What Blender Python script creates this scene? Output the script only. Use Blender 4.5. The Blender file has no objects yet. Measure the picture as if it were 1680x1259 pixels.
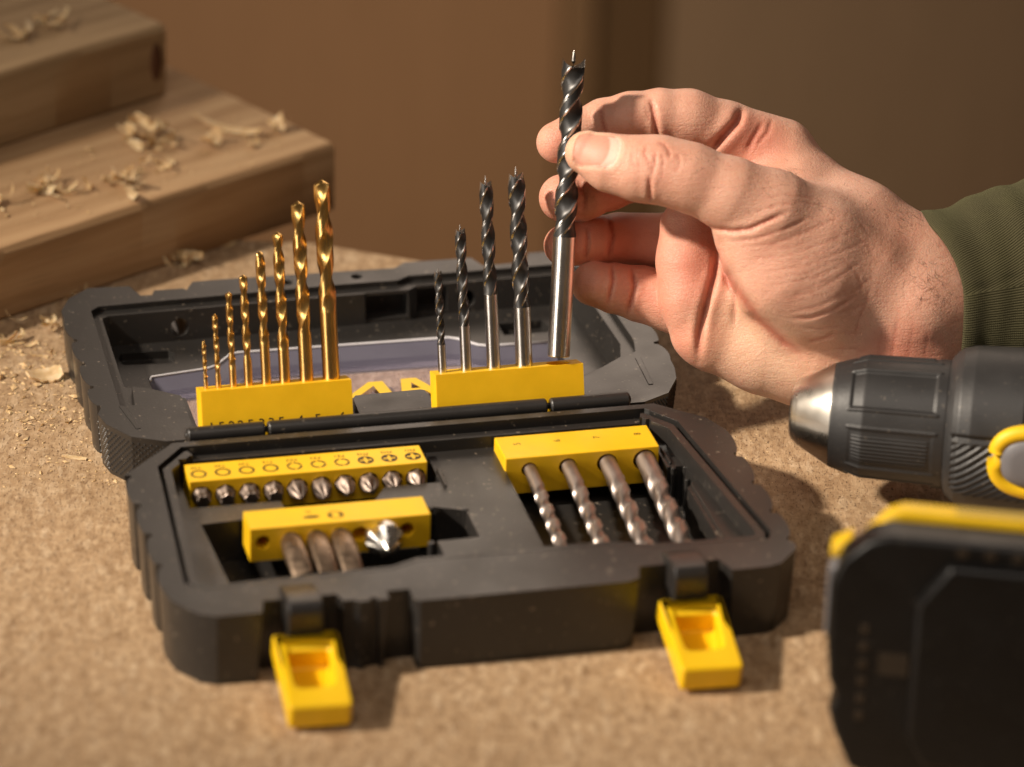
import bpy, bmesh, math, random
import numpy as np
from mathutils import Vector, Matrix

S = 0.001                      # everything below is written in millimetres
sc = bpy.context.scene
COL = sc.collection
rnd = random.Random(7)

# ------------------------------------------------------------------ camera
F_PX, PITCH, YAW, TX, TY, DIST, ROLL = 7212.6, 0.4516, 0.2497, 37.4878, 86.4531, 1729.7224, -0.0303
CP, SP = math.cos(PITCH), math.sin(PITCH)
CAM = np.array([TX, TY - DIST * CP, DIST * SP])
AX_R = np.array([1.0, 0, 0]); AX_F = np.array([0, CP, -SP]); AX_U = np.array([0, SP, CP])
cam_d = bpy.data.cameras.new('camera'); cam = bpy.data.objects.new('camera', cam_d); COL.objects.link(cam)
cam.matrix_world = Matrix.Translation(Vector(CAM * S)) @ Matrix.Rotation(math.pi / 2 - PITCH, 4, 'X') @ Matrix.Rotation(-ROLL, 4, 'Z')
cam_d.sensor_width = 36; cam_d.lens = 36 * F_PX / 1680
cam_d.clip_start = 0.05; cam_d.clip_end = 50
cam_d.dof.use_dof = True; cam_d.dof.focus_distance = 1.672; cam_d.dof.aperture_fstop = 5.6
cam_d.dof.aperture_blades = 9
sc.camera = cam

# ------------------------------------------------------------------ light
sc.view_settings.view_transform = 'Standard'; sc.view_settings.look = 'None'
sc.view_settings.exposure = 0; sc.view_settings.gamma = 1
w = bpy.data.worlds.new('World'); sc.world = w; w.use_nodes = True
w.node_tree.nodes['Background'].inputs[0].default_value = (1.0, 0.74, 0.54, 1)
w.node_tree.nodes['Background'].inputs[1].default_value = 0.06

def lamp(name, az, el, dist, size, watts, col, target=(40, 60, 30), spread=None):
    L = bpy.data.lights.new(name, 'AREA'); L.shape = 'DISK'; L.size = size; L.energy = watts; L.color = col
    if spread: L.spread = math.radians(spread)
    o = bpy.data.objects.new(name, L); COL.objects.link(o)
    a, e = math.radians(az), math.radians(el)
    d = Vector((math.cos(a) * math.cos(e), math.sin(a) * math.cos(e), math.sin(e)))
    t = Vector(target) * S
    o.location = t + d * dist
    o.rotation_euler = d.to_track_quat('Z', 'Y').to_euler()
    return o
# the workshop's hard key light from the left, then added fill lights from front, back, side and at the wall
key = lamp('key_lamp', 197, 37, 3.0, 0.13, 1, (1.0, 0.90, 0.78), (105, 30, 40))
kl = bpy.data.lights.new('key_lamp', 'SPOT'); kl.energy = 680; kl.color = (1.0, 0.87, 0.72); kl.spot_size = math.radians(14.5); kl.spot_blend = 1.0; kl.shadow_soft_size = .10
key.data = kl
lamp('front_fill', 262, 60, 1.9, 0.9, 6.5, (1.0, 0.88, 0.77))  # added soft fill high in front, an unseen source
lamp('sheen_fill', 84, 30, 1.3, 0.75, 3.2, (1.0, 0.80, 0.64))  # added light that gives the black plastic its sheen
lamp('glint_fill', 222, 11, 1.6, 0.6, 6.0, (1.0, 0.92, 0.82))  # added light for the highlights on the bit shanks
lamp('wall_fill', 262, 20, .75, 0.35, 2.8, (1.0, 0.80, 0.58), (-20, 1500, -620))  # added unseen light below bench level, brightens the wall

# ------------------------------------------------------------------ frames
CY, SY = math.cos(YAW), math.sin(YAW)
CASE_M = Matrix.Rotation(YAW, 4, 'Z')
C2W = np.array([[CY, -SY, 0], [SY, CY, 0], [0, 0, 1.0]])
CR, SR = math.cos(ROLL), math.sin(ROLL)
IM_R = CR * AX_R - SR * AX_U      # directions of the picture's right and up, in the world
IM_U = SR * AX_R + CR * AX_U

def ray(px, py):
    a, b = px - 840.0, 629.5 - py
    return (a * IM_R + b * IM_U) / F_PX + AX_F

# ------------------------------------------------------------------ mesh helpers
def mesh(name, V, Fc, smooth=True, mats=(), midx=None):
    me = bpy.data.meshes.new(name)
    V = np.asarray(V, float) * S
    me.from_pydata([tuple(v) for v in V], [], [tuple(f) for f in Fc])
    for m in mats: me.materials.append(m)
    if midx is not None: me.polygons.foreach_set('material_index', np.asarray(midx, np.int32))
    if smooth: me.polygons.foreach_set('use_smooth', [True] * len(me.polygons))
    me.update()
    return me
def obj(name, me, parent=None, mat=None, M=None):
    o = bpy.data.objects.new(name, me); COL.objects.link(o)
    if parent is not None: o.parent = parent
    if mat is not None and len(me.materials) == 0: me.materials.append(mat)
    if M is not None: o.matrix_local = M
    return o
def empty(name, M=None, parent=None):
    o = bpy.data.objects.new(name, None); COL.objects.link(o); o.empty_display_size = 0.01
    if parent is not None: o.parent = parent
    if M is not None: o.matrix_local = M
    return o
def tag(o, label=None, cat=None, group=None, kind=None):
    if label: o['label'] = label
    if cat: o['category'] = cat
    if group: o['group'] = group
    if kind: o['kind'] = kind
    return o
def T(x, y, z): return Matrix.Translation(Vector((x * S, y * S, z * S)))
def frame(org, X, Y, Z):
    M = Matrix.Identity(4)
    for i, a in enumerate((X, Y, Z)):
        a = Vector(a).normalized()
        for r in range(3): M[r][i] = a[r]
    for r in range(3): M[r][3] = org[r] * S
    return M
def box_vf(x0, x1, y0, y1, z0, z1):
    V = [(x0, y0, z0), (x1, y0, z0), (x1, y1, z0), (x0, y1, z0), (x0, y0, z1), (x1, y0, z1), (x1, y1, z1), (x0, y1, z1)]
    Fc = [(3, 2, 1, 0), (4, 5, 6, 7), (0, 1, 5, 4), (1, 2, 6, 5), (2, 3, 7, 6), (3, 0, 4, 7)]
    return V, Fc
def prism_vf(poly, z0, z1, inset=0.0, inset_top=0.0):
    a = sum(poly[i][0] * poly[(i + 1) % len(poly)][1] - poly[(i + 1) % len(poly)][0] * poly[i][1] for i in range(len(poly)))
    if a < 0: poly = poly[::-1]
    n = len(poly)
    lo = offset_poly(poly, -inset) if inset else poly
    hi = offset_poly(poly, -inset_top) if inset_top else poly
    V = [(x, y, z0) for x, y in lo] + [(x, y, z1) for x, y in hi]
    Fc = [tuple(range(n - 1, -1, -1)), tuple(range(n, 2 * n))] + [(i, (i + 1) % n, n + (i + 1) % n, n + i) for i in range(n)]
    return V, Fc
def offset_poly(poly, d):
    n = len(poly); out = []
    a = sum(poly[i][0] * poly[(i + 1) % n][1] - poly[(i + 1) % n][0] * poly[i][1] for i in range(n))
    sg = 1 if a > 0 else -1
    for i in range(n):
        p0, p1, p2 = np.array(poly[i - 1], float), np.array(poly[i], float), np.array(poly[(i + 1) % n], float)
        e1 = p1 - p0; e2 = p2 - p1; e1 /= np.linalg.norm(e1) + 1e-9; e2 /= np.linalg.norm(e2) + 1e-9
        n1 = np.array([e1[1], -e1[0]]) * sg; n2 = np.array([e2[1], -e2[0]]) * sg
        m = n1 + n2; m /= max(np.dot(m, m) / 2, 0.35)
        out.append(tuple(p1 + m * d))
    return out
def join_vf(parts):
    V = []; Fc = []
    for v, f in parts:
        k = len(V); V += list(v); Fc += [tuple(i + k for i in q) for q in f]
    return V, Fc
def cyl_vf(p0, p1, r0, r1=None, n=24, caps=True):
    r1 = r0 if r1 is None else r1
    p0, p1 = np.array(p0, float), np.array(p1, float)
    d = p1 - p0; d /= np.linalg.norm(d)
    u = np.cross(d, [0, 0, 1.0]) if abs(d[2]) < .9 else np.cross(d, [1.0, 0, 0]); u /= np.linalg.norm(u); v = np.cross(d, u)
    V = []
    for p, r in ((p0, r0), (p1, r1)):
        for i in range(n):
            a = 2 * math.pi * i / n; V.append(p + r * (math.cos(a) * u + math.sin(a) * v))
    Fc = [(i, (i + 1) % n, n + (i + 1) % n, n + i) for i in range(n)]
    if caps: Fc += [tuple(range(n - 1, -1, -1)), tuple(range(n, 2 * n))]
    return V, Fc
def lathe_vf(prof, n=48, cap0=True, cap1=True):
    V = []; Fc = []
    for (r, z) in prof:
        for i in range(n):
            a = 2 * math.pi * i / n; V.append((r * math.cos(a), r * math.sin(a), z))
    for k in range(len(prof) - 1):
        for i in range(n):
            Fc.append((k * n + i, k * n + (i + 1) % n, (k + 1) * n + (i + 1) % n, (k + 1) * n + i))
    if cap0: Fc.append(tuple(range(n - 1, -1, -1)))
    if cap1: k = (len(prof) - 1) * n; Fc.append(tuple(range(k, k + n)))
    return V, Fc
def tube_vf(pts, r, n=8, closed=False, flat=1.0):
    pts = [np.array(p, float) for p in pts]; m = len(pts); V = []; Fc = []
    up = np.array([0, 0, 1.0])
    for i in range(m):
        t = pts[(i + 1) % m] - pts[i - 1] if closed else pts[min(i + 1, m - 1)] - pts[max(i - 1, 0)]
        t /= np.linalg.norm(t) + 1e-9
        u = np.cross(t, up); 
        if np.linalg.norm(u) < .1: u = np.cross(t, [1.0, 0, 0])
        u /= np.linalg.norm(u); v = np.cross(u, t)
        rr = r[i] if hasattr(r, '__len__') else r
        for k in range(n):
            a = 2 * math.pi * k / n; V.append(pts[i] + rr * (math.cos(a) * u + flat * math.sin(a) * v))
    for i in range(m if closed else m - 1):
        for k in range(n):
            j = (i + 1) % m; Fc.append((i * n + k, i * n + (k + 1) % n, j * n + (k + 1) % n, j * n + k))
    if not closed: Fc += [tuple(range(n - 1, -1, -1)), tuple(range((m - 1) * n, m * n))]
    return V, Fc
def boolean(o, cutters, op='DIFFERENCE'):
    # worked at millimetre scale on a bare copy, one cutter after the other
    big, small = Matrix.Scale(1000, 4), Matrix.Scale(.001, 4)
    me = o.data.copy(); me.transform(big)
    w_ = bpy.data.objects.new('work', me); COL.objects.link(w_)
    for V, Fc in cutters:
        cm = mesh('cutter', V, Fc, False); cm.transform(big)
        bm = bmesh.new(); bm.from_mesh(cm); bmesh.ops.recalc_face_normals(bm, faces=bm.faces); bm.to_mesh(cm); bm.free()
        c = bpy.data.objects.new('cutter', cm); COL.objects.link(c)
        m = w_.modifiers.new('b', 'BOOLEAN'); m.operation = op; m.object = c; m.solver = 'EXACT'
        bpy.context.view_layer.update()
        me2 = bpy.data.meshes.new_from_object(w_.evaluated_get(bpy.context.evaluated_depsgraph_get()))
        w_.modifiers.clear(); old = w_.data; w_.data = me2
        bpy.data.meshes.remove(old)
        bpy.data.objects.remove(c); bpy.data.meshes.remove(cm)
    me = w_.data; bpy.data.objects.remove(w_); me.transform(small)
    name = o.data.name; old = o.data; o.data = me; bpy.data.meshes.remove(old); me.name = name
def bevel(o, wd, seg=2, ang=35):
    m = o.modifiers.new('bevel', 'BEVEL'); m.width = wd * S; m.segments = seg; m.limit_method = 'ANGLE'; m.angle_limit = math.radians(ang)
    m.harden_normals = True; m.use_clamp_overlap = True; m.miter_outer = 'MITER_ARC'
    o.data.polygons.foreach_set('use_smooth', [True] * len(o.data.polygons))
    return o
_fc = {}
def text(name, s, size, M, mat, parent, rot=0.0, thick=0.05, align='CENTER'):
    key = (s, size)
    cu = bpy.data.curves.new(name, 'FONT'); cu.body = s; cu.size = size * S; cu.align_x = align; cu.align_y = 'CENTER'
    cu.extrude = thick * S; cu.resolution_u = 3
    t = bpy.data.objects.new(name, cu); COL.objects.link(t); bpy.context.view_layer.update()
    me = bpy.data.meshes.new_from_object(t.evaluated_get(bpy.context.evaluated_depsgraph_get()))
    bpy.data.objects.remove(t); bpy.data.curves.remove(cu)
    me.materials.clear()
    o = obj(name, me, parent, mat, M @ Matrix.Rotation(rot, 4, 'Z'))
    return o

# ------------------------------------------------------------------ materials
class NT:
    def __init__(s, name):
        s.m = bpy.data.materials.new(name); s.m.use_nodes = True; s.t = s.m.node_tree
        s.b = s.t.nodes['Principled BSDF']; s.out = s.t.nodes['Material Output']
    def n(s, typ, **kw):
        x = s.t.nodes.new(typ)
        for k, v in kw.items():
            if k.startswith('i_'):
                key = k[2:]; key = int(key) if key.isdigit() else key
                x.inputs[key].default_value = v
            else: setattr(x, k, v)
        return x
    def l(s, a, b): s.t.links.new(a, b)
    def coord(s, scale=(1, 1, 1), rot=(0, 0, 0), which='Object'):
        c = s.n('ShaderNodeTexCoord'); m = s.n('ShaderNodeMapping')
        m.inputs['Scale'].default_value = scale; m.inputs['Rotation'].default_value = rot
        s.l(c.outputs[which], m.inputs[0]); return m.outputs[0]
    def noise(s, vec, scale, detail=3, rough=.55, dist=0):
        x = s.n('ShaderNodeTexNoise'); x.inputs['Scale'].default_value = scale; x.inputs['Detail'].default_value = detail
        x.inputs['Roughness'].default_value = rough; x.inputs['Distortion'].default_value = dist
        s.l(vec, x.inputs['Vector']); return x.outputs['Fac']
    def ramp(s, fac, stops):
        x = s.n('ShaderNodeValToRGB'); e = x.color_ramp.elements
        while len(e) < len(stops): e.new(.5)
        for i, (p, c) in enumerate(stops):
            e[i].position = p; e[i].color = (*c, 1) if len(c) == 3 else c
        s.l(fac, x.inputs[0]); return x.outputs[0]
    def mix(s, fac, a, b, mode='MIX'):
        x = s.n('ShaderNodeMix', data_type='RGBA', blend_type=mode)
        for sock, v in ((x.inputs[0], fac), (x.inputs[6], a), (x.inputs[7], b)):
            if isinstance(v, (int, float)): sock.default_value = v
            elif isinstance(v, tuple): sock.default_value = (*v, 1) if len(v) == 3 else v
            else: s.l(v, sock)
        return x.outputs[2]
    def math(s, op, a, b=0.0):
        x = s.n('ShaderNodeMath', operation=op)
        for i, v in enumerate((a, b)):
            if isinstance(v, (int, float)): x.inputs[i].default_value = v
            else: s.l(v, x.inputs[i])
        return x.outputs[0]
    def bump(s, h, strength=.3, dist=.0005, prev=None):
        x = s.n('ShaderNodeBump'); x.inputs['Strength'].default_value = strength; x.inputs['Distance'].default_value = dist
        s.l(h, x.inputs['Height'])
        if prev is not None: s.l(prev, x.inputs['Normal'])
        return x.outputs[0]
    def set(s, **kw):
        for k, v in kw.items():
            sock = s.b.inputs[k.replace('_', ' ')]
            if isinstance(v, (int, float, tuple)): sock.default_value = (*v, 1) if isinstance(v, tuple) and len(v) == 3 and sock.type == 'RGBA' else v
            else: s.l(v, sock)

def plastic(name, col, rough, bumps=.12, spec=.5, dust=0.0, grain=900, sss=0):
    k = NT(name); v = k.coord()
    n1 = k.noise(v, 60, 4); n2 = k.noise(v, grain * 1.0, 2)
    dark = tuple(c * .95 for c in col); lite = tuple(min(1, c * 1.05) for c in col)
    c = k.ramp(n1, [(.35, dark), (.65, lite)])
    if dust:
        d = k.noise(v, 420, 2, .7); dm = k.ramp(d, [(.66, (0, 0, 0)), (.71, (1, 1, 1))])
        c = k.mix(k.math('MULTIPLY', dm, dust), c, (.55, .45, .34))
    k.set(Base_Color=c, Roughness=k.ramp(n1, [(.3, (rough * .85,) * 3), (.7, (min(1, rough * 1.15),) * 3)]))
    k.b.inputs['Specular IOR Level'].default_value = spec
    k.set(Normal=k.bump(n2, bumps, .0002))
    if sss:
        k.b.inputs['Subsurface Weight'].default_value = sss; k.b.inputs['Subsurface Radius'].default_value = (1, .7, .1); k.b.inputs['Subsurface Scale'].default_value = .0012
    return k.m
def metal(name, col, rough, aniso_scale=(1, 1, 1), var=.15, metallic=1.0, streak=300):
    k = NT(name); v = k.coord(aniso_scale)
    n1 = k.noise(v, streak, 3); n2 = k.noise(k.coord(), 80, 3)
    c = k.ramp(n2, [(.3, tuple(x * (1 - var) for x in col)), (.7, tuple(min(1, x * (1 + var)) for x in col))])
    k.set(Base_Color=c, Metallic=metallic, Roughness=k.ramp(n1, [(.3, (rough * .75,) * 3), (.7, (rough * 1.3,) * 3)]))
    k.set(Normal=k.bump(n1, .06, .0001))
    return k.m

MAT = {}
MAT['case'] = plastic('case_plastic', (.0225, .0205, .019), .34, .14, .5, .24)
MAT['hinge'] = plastic('hinge_plastic', (.024, .022, .021), .34, .10, .5, .12)
MAT['yellow'] = plastic('yellow_plastic', (.85, .50, .010), .42, .08, .45, 0, 900, .12)
MAT['yellow_latch'] = plastic('latch_plastic', (.85, .53, .006), .38, .06, .45, 0, 900, .12)
MAT['ink'] = plastic('black_print', (.03, .018, .008), .6, 0)
MAT['gold'] = metal('titanium_gold', (.86, .535, .175), .27, (1, 1, .05))
MAT['steel'] = metal('bright_steel', (.66, .62, .58), .26, (1, 1, .05))
MAT['steel_dull'] = metal('dull_steel', (.50, .43, .39), .44, (1, 1, .1))
MAT['steel_bit'] = metal('phosphated_steel', (.33, .265, .225), .55)
MAT['steel_brown'] = metal('brown_steel', (.36, .265, .19), .42)
MAT['oxide'] = metal('black_oxide', (.075, .073, .072), .40, (1, 1, .2), .3, .85)
MAT['silver'] = metal('silver', (.80, .77, .72), .25)
MAT['tool_black'] = plastic('tool_black', (.026, .025, .025), .46, .25, .5, .10, 700)
MAT['tool_grey'] = plastic('tool_grey', (.16, .155, .165), .5, .2, .5, 0)
MAT['batt_black'] = plastic('battery_black', (.0055, .005, .0048), .42, .15, .4, .05, 700)
MAT['tool_yellow'] = plastic('tool_yellow', (.80, .50, .01), .45, .2, .45, 0)
MAT['chuck_steel'] = metal('chuck_steel', (.60, .56, .50), .28, (1, 1, 1), .03, 1.0, 60)

def mk_board():
    k = NT('chipboard')
    base = None
    v0 = k.coord()
    cols = []
    # three layers of flattened chips lying in different directions
    acc = None; hgt = None
    for i, (rot, sx, sy, sc_) in enumerate([(.3, 1, .26, 950), (1.7, 1, .22, 1500), (2.6, .9, .30, 480)]):
        wv = k.n('ShaderNodeTexNoise'); wv.inputs['Scale'].default_value = 160; k.l(v0, wv.inputs['Vector'])
        add = k.n('ShaderNodeVectorMath', operation='MULTIPLY_ADD'); k.l(wv.outputs['Color'], add.inputs[0]); add.inputs[1].default_value = (.0014, .0014, 0); k.l(v0, add.inputs[2])
        mp = k.n('ShaderNodeMapping'); mp.inputs['Rotation'].default_value = (0, 0, rot); mp.inputs['Scale'].default_value = (sx, sy, .05)
        k.l(add.outputs[0], mp.inputs[0])
        vo = k.n('ShaderNodeTexVoronoi'); vo.inputs['Scale'].default_value = sc_; k.l(mp.outputs[0], vo.inputs['Vector'])
        sep = k.n('ShaderNodeSeparateColor'); k.l(vo.outputs['Color'], sep.inputs[0])
        c = k.ramp(sep.outputs[i], [(0, (.16, .085, .038)), (.2, (.33, .205, .105)), (.55, (.445, .295, .165)), (.85, (.56, .39, .235)), (1, (.74, .58, .40))])
        acc = c if acc is None else k.mix(.5, acc, c)
        hgt = sep.outputs[i] if hgt is None else k.math('ADD', hgt, sep.outputs[i])
    big = k.noise(v0, 14, 3)
    acc = k.mix(.25, acc, k.ramp(big, [(.3, (.37, .24, .13)), (.7, (.50, .34, .20))]))
    mid = k.noise(v0, 210, 3, .6); acc = k.mix(.30, acc, k.ramp(mid, [(.36, (.24, .14, .068)), (.52, (.45, .30, .17)), (.66, (.66, .49, .31))]))
    # short dark fibres and pits
    mp = k.n('ShaderNodeMapping'); mp.inputs['Rotation'].default_value = (0, 0, .9); mp.inputs['Scale'].default_value = (1, .28, .05); k.l(v0, mp.inputs[0])
    n1 = k.noise(mp.outputs[0], 1300, 2, .6)
    n2 = k.noise(k.coord((.3, 1, .05), (0, 0, .4)), 1200, 2, .6)
    f1 = k.ramp(n1, [(.60, (0, 0, 0)), (.66, (1, 1, 1))]); f2 = k.ramp(n2, [(.63, (0, 0, 0)), (.69, (1, 1, 1))])
    fl = k.math('MULTIPLY', k.math('MAXIMUM', f1, f2), .8)
    acc = k.mix(fl, acc, (.10, .055, .028))
    l1 = k.ramp(k.noise(k.coord((.35, 1, .05), (0, 0, 2.0)), 1000, 2, .6), [(.64, (0, 0, 0)), (.75, (1, 1, 1))])
    acc = k.mix(k.math('MULTIPLY', l1, .65), acc, (.78, .62, .43))
    k.set(Base_Color=acc, Roughness=.75)
    k.b.inputs['Specular IOR Level'].default_value = .3
    h = k.math('SUBTRACT', hgt, fl)
    k.set(Normal=k.bump(h, .45, .0004, k.bump(n1, .25, .0003)))
    return k.m
MAT['board'] = mk_board()

def mk_wood(name, c0, c1, c2, knots=()):
    k = NT(name); v = k.coord((1, 14, 14))
    n = k.noise(v, 7, 5, .6, .6); n2 = k.noise(k.coord((2, 60, 60)), 12, 3, .6)
    wv = k.n('ShaderNodeTexWave', wave_type='BANDS', bands_direction='Y'); wv.inputs['Scale'].default_value = 26; wv.inputs['Distortion'].default_value = 7; wv.inputs['Detail'].default_value = 3; wv.inputs['Detail Scale'].default_value = .6
    k.l(k.coord((.16, 1, 1.3)), wv.inputs['Vector'])
    c = k.ramp(n, [(.28, c0), (.5, c1), (.72, c2)])
    c = k.mix(.22, c, k.ramp(wv.outputs['Fac'], [(.15, c0), (.6, c1), (.95, c2)]))
    c = k.mix(k.math('MULTIPLY', k.ramp(n2, [(.58, (0, 0, 0)), (.7, (1, 1, 1))]), .35), c, tuple(x * .55 for x in c0))
    k.set(Base_Color=c, Roughness=.7); k.b.inputs['Specular IOR Level'].default_value = .3
    k.set(Normal=k.bump(n2, .35, .0005))
    return k.m
MAT['pine'] = mk_wood('rough_pine', (.30, .175, .080), (.43, .265, .135), (.53, .355, .195))
MAT['pine_old'] = mk_wood('weathered_pine', (.26, .165, .080), (.35, .23, .118), (.44, .30, .165))
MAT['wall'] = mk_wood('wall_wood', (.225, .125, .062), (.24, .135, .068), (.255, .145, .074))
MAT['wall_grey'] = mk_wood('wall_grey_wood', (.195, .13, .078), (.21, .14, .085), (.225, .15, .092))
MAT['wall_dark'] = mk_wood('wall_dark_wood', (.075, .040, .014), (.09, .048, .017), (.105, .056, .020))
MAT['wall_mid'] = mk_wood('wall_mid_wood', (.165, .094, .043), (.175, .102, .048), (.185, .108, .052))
MAT['knot'] = plastic('knot_wood', (.085, .030, .010), .6, .2)

def mk_shaving():
    k = NT('wood_shaving'); n = k.noise(k.coord(), 260, 3)
    oi = k.n('ShaderNodeObjectInfo')
    c = k.ramp(n, [(.3, (.50, .33, .16)), (.55, (.68, .50, .29)), (.75, (.82, .68, .47))])
    c = k.mix(k.math('MULTIPLY', oi.outputs['Random'], .4), c, (.60, .36, .13))
    k.set(Base_Color=c, Roughness=.65); k.b.inputs['Subsurface Weight'].default_value = .25
    k.b.inputs['Subsurface Radius'].default_value = (1, .6, .3); k.b.inputs['Subsurface Scale'].default_value = .001
    k.set(Normal=k.bump(n, .3, .0003))
    return k.m
MAT['shaving'] = mk_shaving()

def mk_clear():
    k = NT('clear_plastic')
    tr = k.n('ShaderNodeBsdfTransparent'); tr.inputs[0].default_value = (.90, .89, .92, 1)
    gl = k.n('ShaderNodeBsdfGlossy'); gl.inputs['Roughness'].default_value = .12; gl.inputs[0].default_value = (.85, .85, 1, 1)
    fr = k.n('ShaderNodeFresnel'); fr.inputs[0].default_value = 1.45
    mx = k.n('ShaderNodeMixShader'); k.l(k.math('MULTIPLY', fr.outputs[0], .10), mx.inputs[0]); k.l(tr.outputs[0], mx.inputs[1]); k.l(gl.outputs[0], mx.inputs[2])
    k.l(mx.outputs[0], k.out.inputs[0])
    return k.m
MAT['clear'] = mk_clear()
MAT['lilac_reflection'] = plastic('lilac_reflection_tint', (.115, .11, .145), .22, .05)  # reflection in the clear window edge, put into its colour
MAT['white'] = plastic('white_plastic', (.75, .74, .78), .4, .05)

def mk_skin():
    k = NT('skin'); v = k.coord()
    n1 = k.noise(v, 30, 4, .6); n2 = k.noise(v, 140, 4, .6)
    a_f = k.n('ShaderNodeAttribute', attribute_name='flush_bounce'); a_n = k.n('ShaderNodeAttribute', attribute_name='nail')
    a_w = k.n('ShaderNodeAttribute', attribute_name='lunula'); a_t = k.n('ShaderNodeAttribute', attribute_name='tan')
    c = k.ramp(n1, [(.3, (.60, .30, .205)), (.5, (.665, .36, .255)), (.72, (.73, .43, .315))])
    c = k.mix(k.math('MULTIPLY', k.ramp(n2, [(.45, (0, 0, 0)), (.7, (1, 1, 1))]), .22), c, (.55, .21, .14))
    c = k.mix(k.math('MULTIPLY', a_f.outputs['Fac'], .55), c, (.60, .165, .105))
    c = k.mix(k.math('MULTIPLY', a_t.outputs['Fac'], .5), c, (.74, .50, .32))
    c = k.mix(a_n.outputs['Fac'], c, (.585, .285, .205))
    c = k.mix(a_w.outputs['Fac'], c, (.76, .56, .46))
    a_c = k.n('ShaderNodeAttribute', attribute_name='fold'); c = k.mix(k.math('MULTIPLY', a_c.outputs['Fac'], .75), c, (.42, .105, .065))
    fr_ = k.noise(v, 620, 2, .6); c = k.mix(k.math('MULTIPLY', k.ramp(fr_, [(.56, (0, 0, 0)), (.72, (1, 1, 1))]), .22), c, (.50, .19, .12))
    # skin relief: fine cell pattern and stretched wrinkles
    vo = k.n('ShaderNodeTexVoronoi', feature='DISTANCE_TO_EDGE'); vo.inputs['Scale'].default_value = 900; k.l(v, vo.inputs['Vector'])
    wr = k.noise(k.coord((380, 1500, 1500), (0, 0, -.5)), 1.0, 3, .6, .6)
    wr2 = k.noise(k.coord((130, 620, 620), (0, 0, -.38)), 1.0, 2, .5, .8)
    cell = k.math('MINIMUM', vo.outputs['Distance'], .12)
    h = k.math('ADD', k.math('MULTIPLY', cell, 2.2), k.math('ADD', k.math('MULTIPLY', wr, .7), k.math('MULTIPLY', wr2, .8)))
    notn = k.math('SUBTRACT', 1.0, a_n.outputs['Fac'])
    h = k.math('MULTIPLY', h, notn)
    k.set(Base_Color=c, Normal=k.bump(h, .46, .0006))
    k.set(Roughness=k.math('SUBTRACT', .47, k.math('MULTIPLY', a_n.outputs['Fac'], -.08)))
    k.b.inputs['Specular IOR Level'].default_value = .45
    k.b.inputs['Subsurface Weight'].default_value = .28; k.b.inputs['Subsurface Radius'].default_value = (1, .32, .17); k.b.inputs['Subsurface Scale'].default_value = .0035
    return k.m
MAT['skin'] = mk_skin()
def mk_cloth():
    k = NT('green_knit')
    uv = k.n('ShaderNodeUVMap'); mp = k.n('ShaderNodeMapping'); k.l(uv.outputs[0], mp.inputs[0])
    sx = k.n('ShaderNodeSeparateXYZ'); k.l(mp.outputs[0], sx.inputs[0])
    # U runs along the sleeve in mm, V runs round it in mm
    n = k.noise(k.coord(), 90, 3); nf = k.noise(k.coord(), 1500, 2)
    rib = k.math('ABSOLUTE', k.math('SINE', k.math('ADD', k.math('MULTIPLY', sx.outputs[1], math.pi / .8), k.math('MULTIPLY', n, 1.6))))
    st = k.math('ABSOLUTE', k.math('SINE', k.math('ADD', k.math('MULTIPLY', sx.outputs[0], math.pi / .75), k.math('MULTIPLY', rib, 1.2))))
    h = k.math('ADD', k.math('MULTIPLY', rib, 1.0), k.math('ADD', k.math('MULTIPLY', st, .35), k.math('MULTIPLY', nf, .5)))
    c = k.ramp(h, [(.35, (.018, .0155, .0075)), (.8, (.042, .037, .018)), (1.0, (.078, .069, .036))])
    c = k.mix(k.math('MULTIPLY', k.ramp(n, [(.4, (0, 0, 0)), (.7, (1, 1, 1))]), .25), c, (.09, .085, .035))
    k.set(Base_Color=c, Roughness=.9, Normal=k.bump(h, .8, .0006)); k.b.inputs['Specular IOR Level'].default_value = .15
    k.b.inputs['Sheen Weight'].default_value = .12; k.b.inputs['Sheen Roughness'].default_value = .5; k.b.inputs['Sheen Tint'].default_value = (.6, .6, .3, 1)
    return k.m
MAT['cloth'] = mk_cloth()
MAT['hair'] = plastic('hair', (.05, .028, .018), .5, 0)
# ------------------------------------------------------------------ setting: bench and wall
bench_poly = [(-900, -700), (900, -700), (900, -86), (330, 95), (-2, 201.5), (-46, 216), (-58, 217.5), (-140, 216), (-420, 215), (-900, 216)]
V, Fc = prism_vf(bench_poly, -22, 0)
bench = obj('workbench', mesh('workbench', V, Fc, False), None, MAT['board']); tag(bench, kind='structure')
bevel(bench, 1.2, 2, 30)
wall = empty('wall', T(0, 1500, 0)); tag(wall, kind='structure')
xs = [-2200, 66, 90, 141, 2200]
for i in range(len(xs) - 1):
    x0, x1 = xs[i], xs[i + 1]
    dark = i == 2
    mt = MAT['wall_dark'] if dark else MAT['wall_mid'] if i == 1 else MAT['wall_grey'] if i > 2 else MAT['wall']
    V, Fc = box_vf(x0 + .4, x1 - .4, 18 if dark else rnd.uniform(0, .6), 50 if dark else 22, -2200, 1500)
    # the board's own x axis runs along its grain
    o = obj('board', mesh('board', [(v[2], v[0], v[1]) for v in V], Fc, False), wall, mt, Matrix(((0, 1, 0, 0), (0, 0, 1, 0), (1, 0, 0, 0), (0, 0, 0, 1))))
    bevel(o, 2, 1)
V, Fc = box_vf(-2600, 2600, 72, 80, -2200, 1500)
obj('backing', mesh('backing', V, Fc, False), wall, MAT['wall_dark'])
V, Fc = box_vf(-3000, 3000, -2500, 1480, -900, -880)
tag(obj('floor', mesh('floor', V, Fc, False), None, MAT['wall_grey']), kind='structure')

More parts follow.
